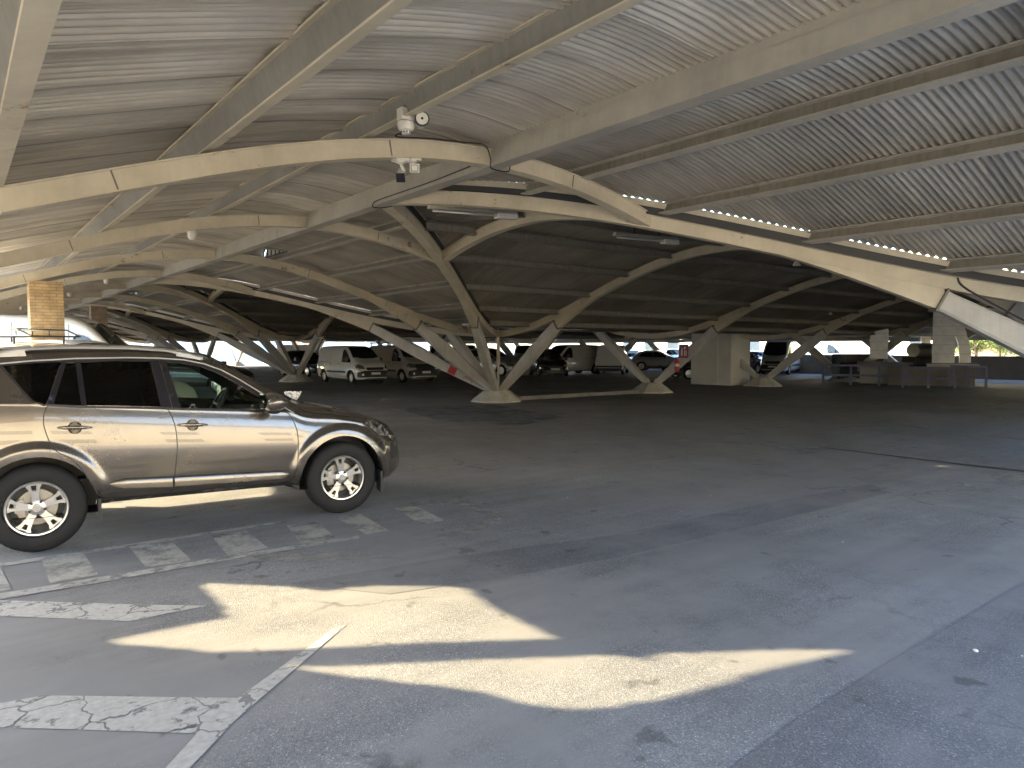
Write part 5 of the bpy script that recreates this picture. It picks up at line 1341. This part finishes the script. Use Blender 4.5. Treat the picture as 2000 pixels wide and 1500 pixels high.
p = place(1712, 33.6); pl_ = empty('plinth', p, -YAW-.5, 'pale grey concrete plinth under the short square duct', 'plinth'); obj('block', MB().box(-.68, -.5, 0, .68, .5, .88), M['block'], pl_); obj('slab', MB().box(-.80, -.6, .88, 1.5, .6, 1.0), M['wall_grey'], pl_)
p = place(1845, 31.5); pl_ = empty('plinth', p, -YAW-.5, 'low dark plinth carrying the tall duct behind the blue railing', 'plinth'); obj('block', MB().box(-2.2, -.6, 0, 1.1, .6, .82), M['wall_grey'], pl_); obj('slab', MB().box(-.7, -.7, .82, 1.25, .7, .95), M['block'], pl_)
p = place(1796, 33); fh = empty('fan_housing', p, -YAW, 'rounded metal fan housing between the two exhaust ducts', 'fan')
secs = [[(x, -.3+.6*math.cos(a)*.9, 1.55+.32*math.sin(a)) for a in [2*PI*k/20 for k in range(20)]] for x in (-.5, .35)]
obj('drum', MB().loft(secs), M['galv'], fh, auto=50); obj('stand', MB().box(-.6, -.7, .8, .5, .4, 1.25), M['dark'], fh); obj('outlet', MB().hexa([(.2, -.2, 1.2), (.75, -.2, .9), (.75, .3, .9), (.2, .3, 1.2), (.1, -.2, 1.75), (.5, -.2, 1.85), (.5, .3, 1.85), (.1, .3, 1.75)]), M['galv'], fh)
p = place(1645, 35); bx_ = empty('machine_cabinet', p, -YAW, 'dark metal cabinet behind the left end of the blue railing', 'cabinet'); obj('cabinet_body', MB().box(-.1, 0, .15, 2.0, .9, 1.35), M['dark'], bx_); obj('cabinet_door', MB().box(.1, -.02, .3, .95, 0, 1.2), M['trim'], bx_)
def railing(label, pxa, Za, pxb, Zb, n, h=.92):
    a = Vector(place(pxa, Za)); b = Vector(place(pxb, Zb)); m_ = (a+b)/2; q = empty('railing', m_, 0, label, 'railing', 'dark blue railings round the duct plinths')
    a -= m_; b -= m_; d_ = (b-a).normalized(); s_ = Vector((-d_.y, d_.x, 0))*.035
    def bar(p0, p1, z0, z1): return MB().hexa([p0-s_+Vector((0,0,z0)), p1-s_+Vector((0,0,z0)), p1+s_+Vector((0,0,z0)), p0+s_+Vector((0,0,z0)), p0-s_+Vector((0,0,z1)), p1-s_+Vector((0,0,z1)), p1+s_+Vector((0,0,z1)), p0+s_+Vector((0,0,z1))])
    obj('top_rail', bar(a, b, h-.1, h), M['rail_blue'], q); obj('mid_rail', bar(a, b, h*.42, h*.42+.09), M['rail_blue'], q)
    for k in range(n):
        c = a+(b-a)*k/(n-1); obj('post', bar(c-d_*.05, c+d_*.05, 0, h-.1), M['rail_blue'], q)
railing('long blue railing in front of the plinth with the short duct', 1608, 32.5, 1775, 31.0, 4)
railing('blue railing in front of the tall duct, nearest and lowest', 1764, 29.8, 1866, 29.0, 3, .88)
railing('pale blue railing at the right end of the duct plinth', 1856, 30.4, 1927, 29.8, 3, .92)
# outdoor trees beyond the right parapet
def leafmat():
    m, n, b = node_mat('foliage'); oi = N(n, 'ShaderNodeNewGeometry'); r = ramp(n, oi.outputs['Random Per Island'], [(0, (.05, .09, .015)), (.5, (.10, .15, .03)), (1, (.16, .21, .05))]); L(n, r.outputs[0], b.inputs['Base Color']); b.inputs['Roughness'].default_value = .6; return m
M['leaf'] = leafmat(); M['bark'] = simple('bark', (.09, .07, .05), .9)
def tree(label, x, y, h, r, seed):
    rnd = random.Random(seed); t = empty('tree', (x, y, 0), 0, label, 'tree', 'trees beyond the right parapet')
    mb = MB().tube([(0, 0, 0), (.1, 0, h*.3), (.05, .1, h*.55)], [.2, .14, .09], 8)
    for k in range(6):
        a = rnd.random()*6.28; mb.tube([(.08, .05, h*(.3+.05*k)), (math.cos(a)*r*.6, math.sin(a)*r*.6, h*(.5+.06*k))], [.07, .025], 6)
    obj('trunk', mb, M['bark'], t)
    cl = [(rnd.uniform(-1, 1)*r*.7, rnd.uniform(-1, 1)*r*.7, h*.62+rnd.uniform(-1, 1)*h*.26, r*rnd.uniform(.28, .5)) for _ in range(16)]
    mb = MB()
    for _ in range(5200):
        c = rnd.choice(cl); v = Vector((rnd.gauss(0, 1), rnd.gauss(0, 1), rnd.gauss(0, 1))).normalized()*c[3]*rnd.random()**.4
        p = Vector(c[:3])+v; s = rnd.uniform(.05, .11); a = Vector((rnd.gauss(0, 1), rnd.gauss(0, 1), rnd.gauss(0, 1))).normalized()*s; b = a.cross(Vector((rnd.gauss(0, 1), rnd.gauss(0, 1), rnd.gauss(0, 1)))).normalized()*s*.6
        mb.add([p-a, p+b, p+a, p-b], [(0, 1, 2, 3)])
    obj('crown', mb, M['leaf'], t)
for i, (px, Z, h, r, lab) in enumerate(((1905, 62, 3.6, 2.0, 'bushy yellow-green tree beyond the parapet, left of the pair'), (1950, 60, 3.8, 2.2, 'rounder yellow-green tree beyond the parapet, right of the pair'), (1870, 70, 4.0, 2.0, 'green tree farther back beyond the parapet, behind the ducts'))):
    q = place(px, Z); tree(lab, q[0], q[1], h, r, i+3)
# pebbles and litter on the asphalt
for i, (px, py) in enumerate(((1905, 1274), (1996, 1283), (1331, 1000), (812, 948), (1277, 914), (1388, 969), (1108, 973), (1646, 1060))):
    g = gz(px, py); rnd = random.Random(i); r = .006 if i else .014
    secs = []
    for k in range(5):
        a = PI*k/4; secs.append([(r*math.sin(a)*math.cos(2*PI*j/8)*rnd.uniform(.8, 1.2)+1e-4, r*math.sin(a)*math.sin(2*PI*j/8)*rnd.uniform(.8, 1.2), r*.6*(1-math.cos(a))) for j in range(8)])
    tag(obj('pebble', MB().loft(secs), M['sign_white'], loc=(g.x, g.y, .002), smooth=True), ['white pebble on the dark patch at the lower right', 'white pebble at the right edge on the dark patch', 'white speck of litter on the mid lane, right of centre', 'white speck of litter in front of the suv bumper', 'white speck of litter on the lane, farthest', 'white speck on the lane below the farthest one', 'white speck between the suv and the lane middle', 'white speck left of the dark repair strip'][i], 'pebble', 'pale pebbles and litter on the asphalt')
# leaflet caught at the foot of the SUV's windscreen, and the wiper arm beside it
hd_ = (B0-A0).normalized(); sd2 = Vector((-hd_.y, hd_.x, 0)); og_ = Vector((A0.x, A0.y, 0))+sd2*.905
def on_car_plane(px, py, off):
    d = ray(px, py); P0 = og_+sd2*off; return CAMV+d*((P0-CAMV).dot(sd2)/d.dot(sd2))
def leaflet_mat():
    m, n, b = node_mat('printed_leaflet'); tc = N(n, 'ShaderNodeTexCoord'); t = N(n, 'ShaderNodeTexNoise', i_Scale=38.0, i_Detail=3.0); L(n, tc.outputs['Object'], t.inputs[0])
    r = ramp(n, t.outputs[0], [(.40, (.10, .10, .12)), (.46, (.85, .85, .88)), (.56, (.85, .85, .88)), (.62, (.45, .45, .48))]); L(n, r.outputs[0], b.inputs['Base Color']); b.inputs['Roughness'].default_value = .3; return m
cs = [on_car_plane(px, py, -.05) for px, py in ((555, 764), (589, 764), (586, 773), (579, 781), (568, 778), (556, 770))]
c0 = sum(cs, Vector())/len(cs); mb = MB().loft([[c-c0 for c in cs], [c-c0+sd2*.004 for c in cs]])
tag(obj('leaflet', mb, leaflet_mat(), loc=tuple(c0)), 'small white printed leaflet at the foot of the suv windscreen', 'leaflet')
wp = [Vector((2.16, -.50, 0)), Vector((2.12, -.2, 0)), Vector((2.06, .15, 0))]
wp = [Vector((p_.x, p_.y, 1.145+.0+.03*i)) for i, p_ in enumerate(wp)]
obj('wiper', MB().tube(wp, .012, 6), M['trim'], suv, smooth=True)
